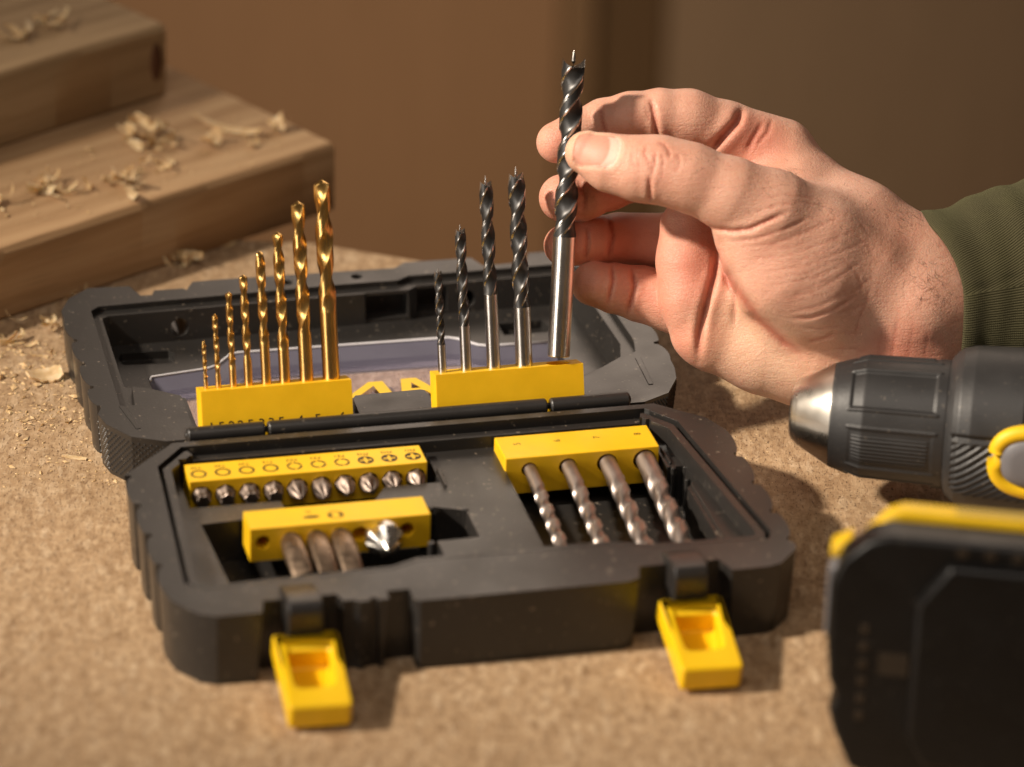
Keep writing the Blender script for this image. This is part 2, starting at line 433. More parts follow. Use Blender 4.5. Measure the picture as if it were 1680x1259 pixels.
# ------------------------------------------------------------------ two timber planks
def plank(name, corner, ang, length, wid, th, mat, label, z0):
    a = math.radians(ang)
    M = T(corner[0], corner[1], z0) @ Matrix.Rotation(a, 4, 'Z')
    V, Fc = [], []
    # lengthwise segments with a slightly uneven arris
    n = 30; prof = [(0, 1.2), (0, th - 2.5), (2.2, th), (wid - 2, th), (wid, th - 2), (wid, 1), (wid - 1, 0), (1, 0)]
    rr = random.Random(int(ang * 10 + th))
    for i in range(n + 1):
        x = -length * i / n
        for (y, z) in prof: V.append((x, y + rr.uniform(-.25, .25), z + rr.uniform(-.25, .25) * (z > 2)))
    m = len(prof)
    for i in range(n):
        for k in range(m): Fc.append((i * m + k, (i + 1) * m + k, (i + 1) * m + (k + 1) % m, i * m + (k + 1) % m))
    Fc.append(tuple(range(m))); Fc.append(tuple(n * m + m - 1 - k for k in range(m)))
    o = obj(name, mesh(name, V, Fc, False), None, mat, M)
    bevel(o, 1.2, 2, 40)
    tag(o, label, 'plank', 'timber planks stacked on the bench')
    return o
pl1 = plank('timber_plank', (-40.5, 250.5), 43.3, 520, 150, 31, MAT['pine'], 'long lower pine plank lying on the bench behind the case, strewn with shavings', 0)
pl2 = plank('timber_plank', (-116, 298), 44.5, 460, 120, 33, MAT['pine_old'], 'upper timber plank with a dark knot at its end, stacked on the lower one', 31.2)
k_v, k_f = lathe_vf([(0.01, 1.0), (3, .9), (5, .5), (6.2, -.3)], 20, True, False)
kn = obj('knot', mesh('knot', [(a * .55, b * 1.5, c) for a, b, c in k_v], k_f), pl2, MAT['knot'], T(-5.5, 0, 17) @ Matrix.Rotation(math.pi / 2, 4, 'X'))

# ------------------------------------------------------------------ the case
case = empty('drill_bit_case', CASE_M)
tag(case, 'black plastic drill bit case lying open on the bench with yellow bit holders and latches', 'tool case')
W2 = 112.5
def side_lobes(ys, x, sgn, d=2.3):
    """bulging grip lobes along a side between successive y values"""
    out = []
    for a, b in zip(ys[:-1], ys[1:]):
        n = 7
        for i in range(n):
            t = i / (n - 1); y = a + (b - a) * (.08 + .84 * t)
            out.append((sgn * (x - 1.0 + 2.0 * math.sin(math.pi * min(1, .15 + t * .85)) ** .7), y))
        out.append((sgn * (x - d), b - (b - a) * .05)); out.append((sgn * (x - d), b + (b - a) * .04))
    return out
# base outline, walking clockwise from the back left
ys = [-31, -54, -77, -100, -121]
base_out = [(-91, -7.2)]
base_out = ([(92, -7.2), (108, -22)] + side_lobes(ys, W2, 1) + [(W2 - .5, -125)] +
            [(W2 - 1.5, -129), (103, -138), (98, -139.8), (84.5, -140), (82, -131.5), (56.5, -131.5), (53, -131.5), (51, -139.5), (46.5, -141.5), (-27.5, -141.5), (-29.5, -139),
             (-29.5, -132.5), (-37.5, -132.5), (-37.8, -138.2), (-41.5, -138.2), (-42, -136.2), (-44, -136.2), (-44.5, -138.2), (-48, -138.2), (-50, -136.6), (-53.5, -136.6), (-55, -131.5), (-80.5, -131.5), (-82.5, -139.7), (-98, -139.7), (-104, -136.5), (-W2 + 1, -126)] +
            side_lobes(ys[::-1], W2, -1) + [(-W2, -30), (-91, -7.2)])
V, Fc = prism_vf(base_out, 0, 27.8, 1.6)
base = obj('base_tray', mesh('base_tray', V, Fc, False), case, MAT['case'])
rim = [(-99.5, -25), (-88.5, -11), (87.5, -10.6), (97, -23.5), (106.2, -114), (104, -119.5), (64, -118.6), (48, -113.8), (-22, -113.3), (-32, -117.6), (-98, -120), (-105, -114)]
tilt = lambda poly, z0, z1, i=0.0, it=0.0: prism_vf(poly, z0, z1, i, it)
def ring_vf(a, b, z0, z1):
    n = len(a); V = [(x, y, z0) for x, y in a] + [(x, y, z0) for x, y in b] + [(x, y, z1) for x, y in a] + [(x, y, z1) for x, y in b]; Fc = []
    for i in range(n):
        j = (i + 1) % n
        Fc += [(i, j, n + j, n + i), (2 * n + i, 3 * n + i, 3 * n + j, 2 * n + j), (i, 2 * n + i, 2 * n + j, j), (n + i, n + j, 3 * n + j, 3 * n + i)]
    return V, Fc
deck_poly = [(-95.5, -26.5), (-86.5, -16.0), (85.5, -15.6), (93.2, -26), (101.8, -112), (100.5, -116), (63, -115.2), (47, -110.4), (-21.4, -109.9), (-31, -114.2), (-96.5, -116.6), (-101, -112)]
deck_cut = prism_vf(deck_poly, 20, 40, 1.2, 0)
lip_cut = prism_vf(rim, 26.9, 40)
ledge = ring_vf(rim, offset_poly(rim, -1.9), 23.6, 40)
back_ledge = prism_vf([(-86.8, -11.3), (86, -10.9), (84, -17), (-85, -17)], 24.6, 40)
screw_pocket = prism_vf([(-91, -19), (2.2, -17.5), (2.2, -41), (-18.5, -41.2), (-22, -47), (-26, -54), (-57, -54), (-58, -45), (-91, -44.6)], 6, 40)
second_pocket = prism_vf([(-90, -57), (-30, -53.8), (-4, -59), (7.4, -64), (7.4, -86), (-8, -86.5), (-8, -103), (-88, -104)], 4, 40, 1.5)
drill_pocket = prism_vf([(27.4, -17.5), (88, -17.5), (88, -44), (94.5, -44), (95, -58), (91, -62), (91, -104), (27, -105)], 4, 40, 1.0)
boolean(base, [lip_cut, ledge, back_ledge, deck_cut, screw_pocket, second_pocket, drill_pocket])
bevel(base, .55, 2, 28)
# small moulded features standing in the pockets
for (x, y, r, h) in [(89.6, -45.5, 1.2, 20.3), (94.3, -45.5, 1.4, 20.3), (93.2, -52, 1.3, 18.5), (-8.6, -60.8, 1.3, 20.4), (-5.8, -61.2, 1.2, 20.4), (6.6, -63.6, 1.5, 20.5), (-11.2, -86.6, 1.6, 20.3)]:
    V, Fc = cyl_vf((x, y, 2), (x, y, h), r, r * .8, 14)
    bevel(obj('moulded_post', mesh('moulded_post', V, Fc), case, MAT['case']), .4, 2, 40)
# ridges on the deck running towards the front, beside the holders
for p, h in [([(2.6, -32.5), (4.2, -32.5), (3.6, -46), (2.8, -46)], 21.3), ([(88.4, -30), (90, -30), (89.6, -43), (88.6, -43)], 21.2), ([(94.5, -57), (103, -63), (104.6, -112), (92, -112), (92, -60)], 20.9)]:
    V, Fc = prism_vf(p, 19.5, h)
    bevel(obj('deck_ridge', mesh('deck_ridge', V, Fc, False), case, MAT['case']), .5, 2, 30)

# lid
lys = [121, 100, 79, 58, 41]
LZ = 21.0
lid_out = ([(93, 8), (104, 14), (110.5, 26), (112.3, 35)] + side_lobes(lys[::-1], W2, 1) + [(W2 - .5, 128)] + [(104, 143), (98, 149.5), (82, 150), (79, 141.5), (61, 141), (58, 149.5), (30, 149.6), (25.5, 145), (-47, 146.5), (-57, 146.2), (-59.5, 141.8), (-60.5, 139), (-62, 140.6), (-73.5, 140.8), (-75, 136.6), (-79.5, 136.8), (-82.5, 146.5), (-99, 147.6), (-108, 139), (-W2, 128)] +
           side_lobes(lys, W2, -1) + [(-112.3, 35), (-110.5, 26), (-103, 14), (-91, 8)])
V, Fc = prism_vf(lid_out, 0, LZ, 1.6)
lid = obj('lid', mesh('lid', V, Fc, False), case, MAT['case'])
cav = [(-103, 40), (-101, 126), (-97.5, 129.5), (0, 133), (9.7, 133.2), (24, 133), (29, 136.5), (94, 137), (101, 131), (103, 62), (101, 52), (88, 41), (74, 33), (72, 26), (72, 3.2), (13.5, 3.2), (13, 33), (11.5, 34), (-14, 33.2), (-15.5, 31), (-16, 3.2), (-79, 3.2), (-79, 45), (-90, 53.5), (-96, 56), (-97.5, 40)]
groove = prism_vf(cav, 18.6, 40)
cavi = [(-100, 60), (-98.8, 124), (-95, 126.8), (0, 129.3), (8.6, 129.5), (9.8, 130.2), (27, 130.2), (31, 133.4), (92, 134), (98, 128), (100, 64), (97, 52), (86, 43), (71.5, 35), (70.5, 26), (70.5, 3.6), (13.5, 3.6), (13.0, 34), (11.5, 35), (-14, 34.2), (-15.5, 32), (-16, 3.6), (-78.5, 3.6), (-78.5, 46.2), (-90, 54.6)]
cavity = prism_vf(cavi, 6, 40, 3.5, -1.2)
win = [(-84, 20), (-84, 92), (-82, 94.5), (-62, 97.5), (-57, 99.5), (-50, 107.6), (-46, 109.5), (40, 108), (44, 106), (50, 99.5), (54, 98), (78, 97), (80, 94), (80, 20)]
slot = prism_vf([(-92.5, 112), (-91.5, 106), (-73, 104.3), (-70.8, 106.5), (-70.2, 113), (-72, 115.8), (-90.5, 116.8)], 2.5, 12)
slot2 = prism_vf([(62, 117), (62, 106), (80, 106), (82, 110), (80, 117)], 2.5, 12)
holes = [cyl_vf((-66, 118, 11.5), (-66, 146, 11.5), 3.6, None, 24), cyl_vf((52, 120, 11.5), (52, 147, 11.5), 3.6, None, 24)]
rimholes = [cyl_vf((x, y, 12), (x, y, 40), 2.3, None, 20) for x, y in [(8.5, 139.5), (-20, 139)]]
recess = prism_vf([(10, 118), (27, 118), (27, 135.8), (10, 134.6)], 7.5, 17.2)
recess2 = prism_vf([(31.5, 118), (44, 118), (44, 138), (31.5, 138)], 7.5, 17.2)
boolean(lid, [groove, cavity, prism_vf([(-83.9, 55), (-83.9, 92), (-82, 94.5), (-62, 97.5), (-57, 99.5), (-50, 107.6), (-46, 109.5), (40, 108), (44, 106), (50, 99.5), (54, 98), (78, 97), (80, 94), (80, 55)], -2, 9),
              prism_vf([(-77, 6), (-77, 56.5), (70, 56.5), (70, 6)], -2, 6.6), slot, slot2] + holes + rimholes + [recess, recess2])
bevel(lid, .55, 2, 28)
for p in ([(-100.3, 20), (-98.2, 20), (-101.2, 40), (-103.6, 40)], [(100.3, 22), (98.2, 22), (99.2, 46), (101.6, 46)]):
    V, Fc = prism_vf(p, LZ - .4, LZ + .25)
    bevel(obj('lid_ridge', mesh('lid_ridge', V, Fc, False), case, MAT['case']), .25, 1, 30)
# knurled grip patches on the lid's two hinge-side corners: small raised studs
pv = []
def knurl(path, z0, z1, step, zs):
    pts = [np.array(q, float) for q in path]
    L = [0]
    for a, b in zip(pts[:-1], pts[1:]): L.append(L[-1] + np.linalg.norm(b - a))
    row = 0; z = z0
    while z < z1:
        s = (row % 2) * step / 2 + .6
        while s < L[-1] - .4:
            i = max(j for j in range(len(L)) if L[j] <= s); i = min(i, len(pts) - 2)
            d = (pts[i + 1] - pts[i]) / np.linalg.norm(pts[i + 1] - pts[i]); p = pts[i] + d * (s - L[i]); nrm = np.array([d[1], -d[0]])
            ins = 1.6 * (1 - z / LZ)
            p = p - nrm * ins
            a, b = d * .62, nrm * .55
            k = len(kv)
            for q in (p - a, p + a): kv.append((q[0], q[1], z))
            for zz in (z - .62, z + .62): kv.append((p[0], p[1], zz))
            kv.append((p[0] + b[0], p[1] + b[1], z))
            kf.extend([(k, k + 2, k + 4), (k + 2, k + 1, k + 4), (k + 1, k + 3, k + 4), (k + 3, k, k + 4)])
            s += step
        z += zs; row += 1
kv, kf = [], []
knurl([(-112.1, 37), (-110.5, 26), (-103, 14), (-91, 8), (-82, 8)], 2, 19.5, 2.4, 1.25)
knurl([(84, 8), (93, 8), (104, 14), (110.5, 26), (112.1, 35)], 2, 20, 1.5, 1.0)
kn_o = obj('grip_knurl', mesh('grip_knurl', kv, kf, False), case, MAT['case']); tag(kn_o, kind='stuff')

# hinge
for nm, x0, x1 in [('hinge_knuckle', -84.5, -55.2), ('hinge_knuckle', -54.2, 52.4), ('hinge_knuckle', 53.6, 84.5)]:
    prof = [(2.3, x0), (3.0, x0 + .7), (3.0, x1 - .7), (2.3, x1)]
    V, Fc = lathe_vf(prof, 28)
    V = [(z, x, y) for x, y, z in V]
    hk = obj(nm, mesh(nm, V, Fc), case, MAT['hinge'], T(0, .2, 26.6)); bevel(hk, .3, 2, 30)
V, Fc = cyl_vf((-85, .2, 26.6), (85, .2, 26.6), 1.2)
obj('hinge_pin', mesh('hinge_pin', V, Fc), case, MAT['hinge'])
V, Fc = join_vf([box_vf(-84, 84, -7.4, -1.2, 18, 25.0), box_vf(-84, 84, 1.6, 8.4, 12, 20.6)])
obj('hinge_leaf', mesh('hinge_leaf', V, Fc, False), case, MAT['case'])

# clear window with its lettering
wp = [(-80, 8), (-80, 91), (-60, 95.5), (-48, 107), (-45, 108), (39, 106.6), (42, 105), (49, 98), (76, 96), (76, 8)]
V, Fc = prism_vf(wp, 2.0, 3.0)
wn = obj('window', mesh('window', V, Fc, False), case, MAT['clear'])
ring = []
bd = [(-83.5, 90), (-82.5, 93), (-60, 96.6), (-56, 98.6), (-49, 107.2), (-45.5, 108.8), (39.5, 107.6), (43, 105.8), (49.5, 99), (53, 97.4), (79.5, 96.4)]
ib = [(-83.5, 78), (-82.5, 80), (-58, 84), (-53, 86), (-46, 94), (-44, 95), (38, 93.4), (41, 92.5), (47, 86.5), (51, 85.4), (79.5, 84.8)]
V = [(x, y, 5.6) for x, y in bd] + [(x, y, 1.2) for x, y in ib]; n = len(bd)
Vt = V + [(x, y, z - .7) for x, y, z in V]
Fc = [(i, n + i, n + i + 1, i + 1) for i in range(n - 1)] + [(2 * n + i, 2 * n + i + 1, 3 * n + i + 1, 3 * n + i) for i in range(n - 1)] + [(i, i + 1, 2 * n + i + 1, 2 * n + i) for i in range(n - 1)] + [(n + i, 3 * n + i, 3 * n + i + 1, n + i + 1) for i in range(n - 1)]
wr_ = obj('window_edge', mesh('window_edge', Vt, Fc, False), wn, MAT['lilac_reflection']); bevel(wr_, .3, 2, 30)
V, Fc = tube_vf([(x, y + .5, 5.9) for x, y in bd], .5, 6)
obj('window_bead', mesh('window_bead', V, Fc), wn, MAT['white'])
def letter(polys):
    return join_vf([prism_vf(p, 3.04, 3.12 + .05 * i) for i, p in enumerate(polys)])
# the tops of three letters printed on the window show behind the hinge, read from the inside
def stroke(a, b, wd):
    a, b = np.array(a, float), np.array(b, float)
    return [(a[0] - wd / 2, a[1]), (a[0] + wd / 2, a[1]), (b[0] + wd / 2, b[1]), (b[0] - wd / 2, b[1])]
for polys in ([stroke((-26, 50), (-8.5, 77), 4.2), stroke((-23, 77), (-20, 50), 4)],
              [stroke((-24, 50), (3.2, 79.6), 4.6), stroke((4.2, 79.5), (8.6, 50), 4.8)],
              [stroke((10.8, 50), (16.0, 80.2), 4.0), stroke((17.8, 80.2), (33, 50), 4.4), [(12.6, 68), (24, 68), (22.8, 71), (13.6, 71)]]):
    V, Fc = letter(polys)
    obj('letter', mesh('letter', V, Fc, False), wn, MAT['tool_yellow'])

# bit holders -------------------------------------------------------
TILT = 0.297
HX, HV, HU = (1, 0, 0), (0, math.cos(TILT), -math.sin(TILT)), (0, math.sin(TILT), math.cos(TILT))
def holder(name, M, sx, sy, sz, holes, label, bev=.7):
    V, Fc = box_vf(0, sx, 0, sy, -sz, 0)
    o = obj(name, mesh(name, V, Fc, False), case, MAT['yellow'], M)
    bpy.context.view_layer.update()
    if holes: boolean(o, holes)
    bevel(o, bev, 3, 40)
    o['label'] = label
    return o
GOLD = [(-74.6, 1.5), (-69.9, 2), (-64.3, 2.5), (-58.5, 3), (-51.8, 3.5), (-44.8, 4), (-36.6, 5), (-27.2, 6.2)]
BRAD = [(15.4, 3), (24.6, 4), (35.2, 5), (47.0, 6.2), (60.2, 8.2)]
M1 = frame((-77.5, 10, 39.4), HX, HV, HU)       # local x along, y back, z up the tilted block
b1 = holder('bit_holder', M1, 57, 10.6, 21, [cyl_vf((x + 77.5, 5.1, -12), (x + 77.5, 5.1, 2), d / 2 + .12, None, 24) for x, d in GOLD], 'yellow holder with eight gold bits')
M2 = frame((11.7, 10, 38.4), HX, HV, HU)
b2 = holder('bit_holder', M2, 57, 10.6, 19, [cyl_vf((x - 11.7, 5.1, -12), (x - 11.7, 5.1, 2), d / 2 + (.12 if d < 8 else .35), None, 28) for x, d in BRAD], 'yellow holder with four black brad point bits and one empty hole')
FM = frame((0, 0, 0), (1, 0, 0), (0, 0, 1), (0, -1, 0))   # text standing on a front face
for s_, x in [('1.5', 5.2), ('2', 11.0), ('2.5', 16.2), ('3', 22.3), ('3.5', 27.8), ('4', 36.8), ('5', 43.5), ('6', 52.8)]:
    text('numeral', s_, 5.2, T(x, -.03, -14.0) @ FM, MAT['ink'], b1)
# tray holders
ZT = 25.2
def hx(y0, d): return cyl_vf
M3 = T(-89.2, -34.3, ZT)
SCX = [4.2 + i * 8.85 for i in range(10)]
b3 = holder('bit_holder', M3, 88, 14, 13, [cyl_vf((x, -2, -6.2), (x, 9, -6.2), 3.85, None, 28) for x in SCX], 'yellow holder with a row of ten screwdriver bits', .6)
M4 = T(-74.5, -74.6, ZT)
b4h = [(4.6, 2.7), (14.6, 3.3), (23.8, 3.3), (32.6, 3.3), (39.9, 3.0), (47.6, 3.2), (56.8, 2.8)]
b4 = holder('bit_holder', M4, 65.5, 14, 13, [cyl_vf((x, -2, -5.6), (x, 9, -5.6), r, None, 28) for x, r in b4h], 'yellow holder with three flat bits and a countersink', .8)
M5 = T(27.6, -37.2, ZT)
MAS = [(9.6, 5.2), (24.2, 6.0), (39.2, 7), (53.6, 8)]
b5 = holder('bit_holder', M5, 58.6, 18, 15, [cyl_vf((x - .4, -2, -5.4), (x - .4, 12, -5.4), d / 2 + .3, None, 28) for x, d in MAS], 'yellow holder with four masonry bits', .4)
def annulus(cx, cy, r0, r1, segs=32, gaps=()):
    V, Fc = [], []
    for i in range(segs + 1):
        a = 2 * math.pi * i / segs
        for z in (0.0, .06):
            V += [(cx + r0 * math.cos(a), cy + r0 * math.sin(a), z), (cx + r1 * math.cos(a), cy + r1 * math.sin(a), z)]
    for i in range(segs):
        if any(abs(((360 * i / segs - g + 180) % 360) - 180) < 9 for g in gaps): continue
        a, b = i * 4, i * 4 + 4
        Fc += [(a + 2, a + 3, b + 3, b + 2), (a + 1, b + 1, b + 3, a + 3), (a, a + 2, b + 2, b)]
    return V, Fc
for i, (x, s_) in enumerate(zip(SCX, ['T25', 'T20', 'T20', 'T15', 'PZ3', 'PZ2', 'PZ1', 'PH3', 'PH2', 'PH1'])):
    if i < 4: parts = [annulus(x, 5.6, 2.15, 2.95)]
    elif i < 7: parts = [annulus(x, 5.6, 2.1, 2.9, 32, (0, 90, 180, 270))]
    else:
        parts = [annulus(x, 5.6, 2.3, 3.0)]
        for qx, qy in ((1, 1), (1, -1), (-1, 1), (-1, -1)):
            pts = [(x + qx * .55, 5.6 + qy * .55), (x + qx * 2.3, 5.6 + qy * .55), (x + qx * 1.7, 5.6 + qy * 1.7), (x + qx * .55, 5.6 + qy * 2.3)]
            parts.append(prism_vf(pts, 0, .06))
    V, Fc = join_vf(parts)
    obj('symbol', mesh('symbol', [(a, b, c + .01) for a, b, c in V], Fc, False), b3, MAT['ink'])
    text('marking', s_, 2.5, T(x - .2, 10.6, .02), MAT['ink'], b3, math.pi, .03)
for i, x in enumerate((23.2, 32.0)):
    if i == 0: V, Fc = prism_vf([(x + 3.0 * math.cos(a), 5.6 + 1.0 * math.sin(a)) for a in np.linspace(0, 2 * math.pi, 24, endpoint=False)], 0, .06)
    else:
        V, Fc = join_vf([annulus(x, 5.6, 2.5, 2.9), prism_vf([(x - 2.6, 4.6), (x - 1.1, 4.9), (x - 1.1, 6.4), (x - 2.6, 6.6)], 0, .06), prism_vf([(x + 1.1, 4.6), (x + 2.6, 4.9), (x + 2.6, 6.4), (x + 1.1, 6.6)], 0, .06)])
    obj('symbol', mesh('symbol', [(a, b, c + .01) for a, b, c in V], Fc, False), b4, MAT['ink'])
text('marking', 'SL', 2.2, T(22.6, 9.6, .02), MAT['ink'], b4, math.pi, .03)
for s_, x in [('5', 7.2), ('6', 22.4), ('7', 37.6), ('8', 53.2)]:
    text('numeral', s_, 3.8, T(x, 11.2, .02), MAT['ink'], b5, math.pi / 2, .03)

# latches and their lugs
def latch(xc, label):
    root_ = obj('latch', None, case) if False else None
    wd, ln, th = 23, 38.5, 10.5
    hinge_z = 15.5
    V, Fc = box_vf(-wd / 2, wd / 2, -ln, 0, -th / 2, th / 2)
    # the outer end is bevelled to a wedge and the plate narrows in thickness towards the hinge
    V = [(x * (.94 if y < -1 else 1), y, z if y < -1 or z < 0 else z * .72) for x, y, z in V]
    M = T(xc, -139.2, hinge_z) @ Matrix.Rotation(math.radians(14), 4, 'X') @ Matrix.Rotation(math.radians(-2.5), 4, 'Z')
    o = obj('latch', mesh('latch', V, Fc, False), case, MAT['yellow_latch'], M); o['label'] = label
    bpy.context.view_layer.update()
    boolean(o, [prism_vf([(-6.6, -28), (5.6, -28), (7.4, -9.5), (-7.4, -9.5)], -4.3, 20), box_vf(-7.6, 7.6, -6.2, 3, -20, 20)])
    bevel(o, 1.6, 3, 40)
    return o
latch(-67.6, 'left yellow latch hanging open'); latch(69.3, 'right yellow latch hanging open')
for xc in (-67.6, 69.3):
    V, Fc = prism_vf([(-141.6, 17.5), (-142.4, 20), (-142.2, 28.0), (-140.6, 30.6), (-135, 30.9), (-125, 29.2), (-122, 27.5), (-122, 20), (-132, 14)], -6.2, 6.2)
    V = [(z, x, y) for x, y, z in V]
    lg = obj('latch_lug', mesh('latch_lug', V, Fc, False), case, MAT['hinge'], T(xc, 0, 0)); bevel(lg, .9, 3, 30)
    bm = bmesh.new(); bm.from_mesh(lg.data); bmesh.ops.recalc_face_normals(bm, faces=bm.faces); bm.to_mesh(lg.data); bm.free()
    V, Fc = cyl_vf((-10.5, -139.2, 15.5), (10.5, -139.2, 15.5), 2.2)
    obj('latch_pin', mesh('latch_pin', V, Fc), case, MAT['yellow_latch'], T(xc, 0, 0))
# ------------------------------------------------------------------ drill bits
def twist_vf(R, z0, Lf, pitch, kind, shank_r, shank_len, phase=0.0, nth=56, zstep=None):
    """fluted body from z0 upwards on a plain shank below it; returns V, F and a per-face slot (0 flute, 1 ground land / shank)"""
    zstep = zstep or max(.35, R / 7)
    V, Fc, mi = [], [], []
    rings = []
    # shank rings
    for z in (-shank_len, -shank_len + .4 * 0 + .3, z0 - .6, z0 - .01): rings.append((z, None))
    nz = int(Lf / zstep)
    for i in range(nz + 1): rings.append((z0 + Lf * i / nz, i * Lf / nz))
    fl0, pw, dep = (.45, .6, .29) if kind == 'twist' else (.42, .5, .27) if kind == 'brad' else (.42, .8, .32)
    ztop = z0 + Lf
    th = np.arange(nth) * 2 * math.pi / nth
    for k, (z, s) in enumerate(rings):
        if s is None:
            r = np.full(nth, shank_r - (.25 if k == 0 else 0)); land = np.ones(nth)
        else:
            ph = ((th - phase) % math.pi) / math.pi
            fade = min(1, s / (1.9 * R)) ** .8
            t = np.clip((ph - fl0) / (1 - fl0), 0, 1)
            prof = np.sin(math.pi * t) ** pw
            relief = np.where(ph < .09, 1.0, .955 if kind == 'twist' else .975)
            r = R * (relief * fade + (1 - fade)) * (1 - dep * fade * prof * (ph >= fl0))
            zz = z
            land = (ph < .10) | ((ph > fl0 - .05) & (ph < fl0 + .015))
            land = land.astype(float)
        dz = np.zeros(nth)
        if kind == 'brad' and k == len(rings) - 1:
            dz = np.where(ph < fl0, R * .75 * (1 - ph / fl0) ** 1.2 - .1 * R, -.25 * R)
        if kind in ('twist', 'masonry') and s is not None:
            hcone = R * .62
            lim = (ztop - z) / hcone        # the point: everything is kept inside a 118 degree cone
            r = np.minimum(r, R * max(lim, .06) if lim < 1 else r)
        rot = 2 * math.pi * (z0 if s is None else z) / pitch
        for i in range(nth): V.append((r[i] * math.cos(th[i] + rot), r[i] * math.sin(th[i] + rot), z + dz[i]))
        rings[k] = (z, s, land)
    m = len(rings)
    for k in range(m - 1):
        for i in range(nth):
            Fc.append((k * nth + i, k * nth + (i + 1) % nth, (k + 1) * nth + (i + 1) % nth, (k + 1) * nth + i))
            mi.append(1 if rings[k + 1][1] is None or (rings[k][2][i] and kind == 'brad') else 0)
    Fc.append(tuple(range(nth - 1, -1, -1))); mi.append(1)
    if kind == 'brad':
        c = len(V)
        b0 = (m - 1) * nth
        # lips fall to the middle, where a slim spike stands
        for i in range(nth):
            x, y, z = V[b0 + i]; q = .24 * R / max(math.hypot(x, y), 1e-6)
            V.append((x * q, y * q, ztop - .40 * R))
        for i in range(nth): Fc.append((b0 + i, b0 + (i + 1) % nth, c + (i + 1) % nth, c + i)); mi.append(1)
        for rr, zz in ((.19, .35), (.13, .90), (.02, 1.30)):
            b1 = len(V)
            for i in range(nth): V.append((rr * R * math.cos(th[i]), rr * R * math.sin(th[i]), ztop + zz * R))
            for i in range(nth): Fc.append((b1 - nth + i, b1 - nth + (i + 1) % nth, b1 + (i + 1) % nth, b1 + i)); mi.append(1)
        Fc.append(tuple(range(len(V) - nth, len(V)))); mi.append(1)
    else:
        Fc.append(tuple(range((m - 1) * nth, m * nth))); mi.append(0)
    return V, Fc, mi
def bit(name, M, vf, mats, label, cat, group):
    """a bit is an Empty at its foot with two parts: the fluted body and the plain shank"""
    V, Fc, mi = vf
    e = empty(name, M); tag(e, label, cat, group)
    V = np.array(V); zs = V[:, 2]
    nshank = [i for i, f in enumerate(Fc) if mi[i] == 1 and max(zs[j] for j in f) <= vf_z0 + 1e-3]
    ss = set(nshank)
    for nm, sel, ms in (('shank', nshank, [mats[1]]), ('fluted_body', [i for i in range(len(Fc)) if i not in ss], mats)):
        used = sorted({j for i in sel for j in Fc[i]}); mp = {j: k for k, j in enumerate(used)}
        me = mesh(nm, V[used], [tuple(mp[j] for j in Fc[i]) for i in sel], True, ms, [0 if nm == 'shank' else mi[i] for i in sel])
        o = obj(nm, me, e)
        m_ = o.modifiers.new('edges', 'EDGE_SPLIT'); m_.split_angle = math.radians(38)
    return e
def in_holder(Mh, x, y, z=0.0, spin=0.0): return CASE_M @ Mh @ T(x, y, z) @ Matrix.Rotation(spin, 4, 'Z')
gold_L = [18.2, 27.8, 35.6, 41.6, 50.0, 56.6, 67.6, 75.0]
gold_w = ['thinnest and shortest gold drill bit, leftmost in its yellow holder', 'second thinnest gold drill bit, next to the shortest one', 'third gold drill bit from the left, in the hole marked 2.5', 'fourth gold drill bit from the left, standing halfway up the row',
          'fifth gold drill bit from the left, over the hinge gap side of the row', 'sixth gold drill bit, third tallest of the gold row', 'second tallest gold drill bit, standing beside the thickest one', 'thickest and tallest gold drill bit, rightmost of the gold row']
gold_w[4] = 'fifth gold drill bit from the left, fourth tallest of the gold row'
for i, ((x, d), L) in enumerate(zip(GOLD, gold_L)):
    R = d * .53; z0 = L * [.16, .16, .18, .21, .30, .22, .26, .34][i]
    vf_z0 = z0
    vf = twist_vf(R, z0, L - z0, R * 14.2, 'twist', R * .985, 9, .4 + 1.1 * i, 40 if i > 3 else 28)
    bit('gold_drill_bit', in_holder(M1, x + 77.5, 5.1), vf, [MAT['gold'], MAT['gold']], gold_w[i], 'drill bit', 'gold drill bits standing in the holder')
brad_L = [37.5, 52.6, 69.5, 71.4]; brad_z = [10.5, 17.0, 28.2, 22.5]
brad_w = ['shortest and thinnest black brad point bit in the holder', 'second shortest black brad point bit, on a short bright shank', 'brad point bit with a long bright shank, third in the holder', 'tallest black brad point bit standing in the holder, nearest the empty hole']
for i, ((x, d), L, z0) in enumerate(zip(BRAD[:4], brad_L, brad_z)):
    R = d * .53; vf_z0 = z0
    vf = twist_vf(R, z0, L - z0, [17.5, 25, 31, 31][i], 'brad', R * .98, 9, .35 - 2 * math.pi * L / [17.5, 25, 31, 31][i], 64)
    bit('brad_point_bit', in_holder(M2, x - 11.7, 5.1), vf, [MAT['oxide'], MAT['steel']], brad_w[i], 'drill bit', 'brad point bits')
# the largest one, lifted from its hole and held in the hand
HB0 = C2W @ np.array([59.9, 13.6, 40.4]); HB1 = C2W @ np.array([70.9, 47.6, 150.6])
HD = (HB1 - HB0); HLEN = np.linalg.norm(HD); HD = HD / HLEN
hx_ = np.cross([0, 1, 0], HD); hx_ /= np.linalg.norm(hx_); hy_ = np.cross(HD, hx_)
MH = frame(HB0, hx_, hy_, HD)
vf_z0 = 45.5
vf = twist_vf(4.35, 45.5, HLEN - 45.5 - 5.9, 31.5, 'brad', 4.25, 0.0, .15 - 2 * math.pi * (HLEN - 5.9) / 31.5, 96)
held = bit('brad_point_bit', MH, vf, [MAT['oxide'], MAT['steel']], 'largest black brad point bit, held between thumb and fingers above the empty hole', 'drill bit', 'brad point bits')
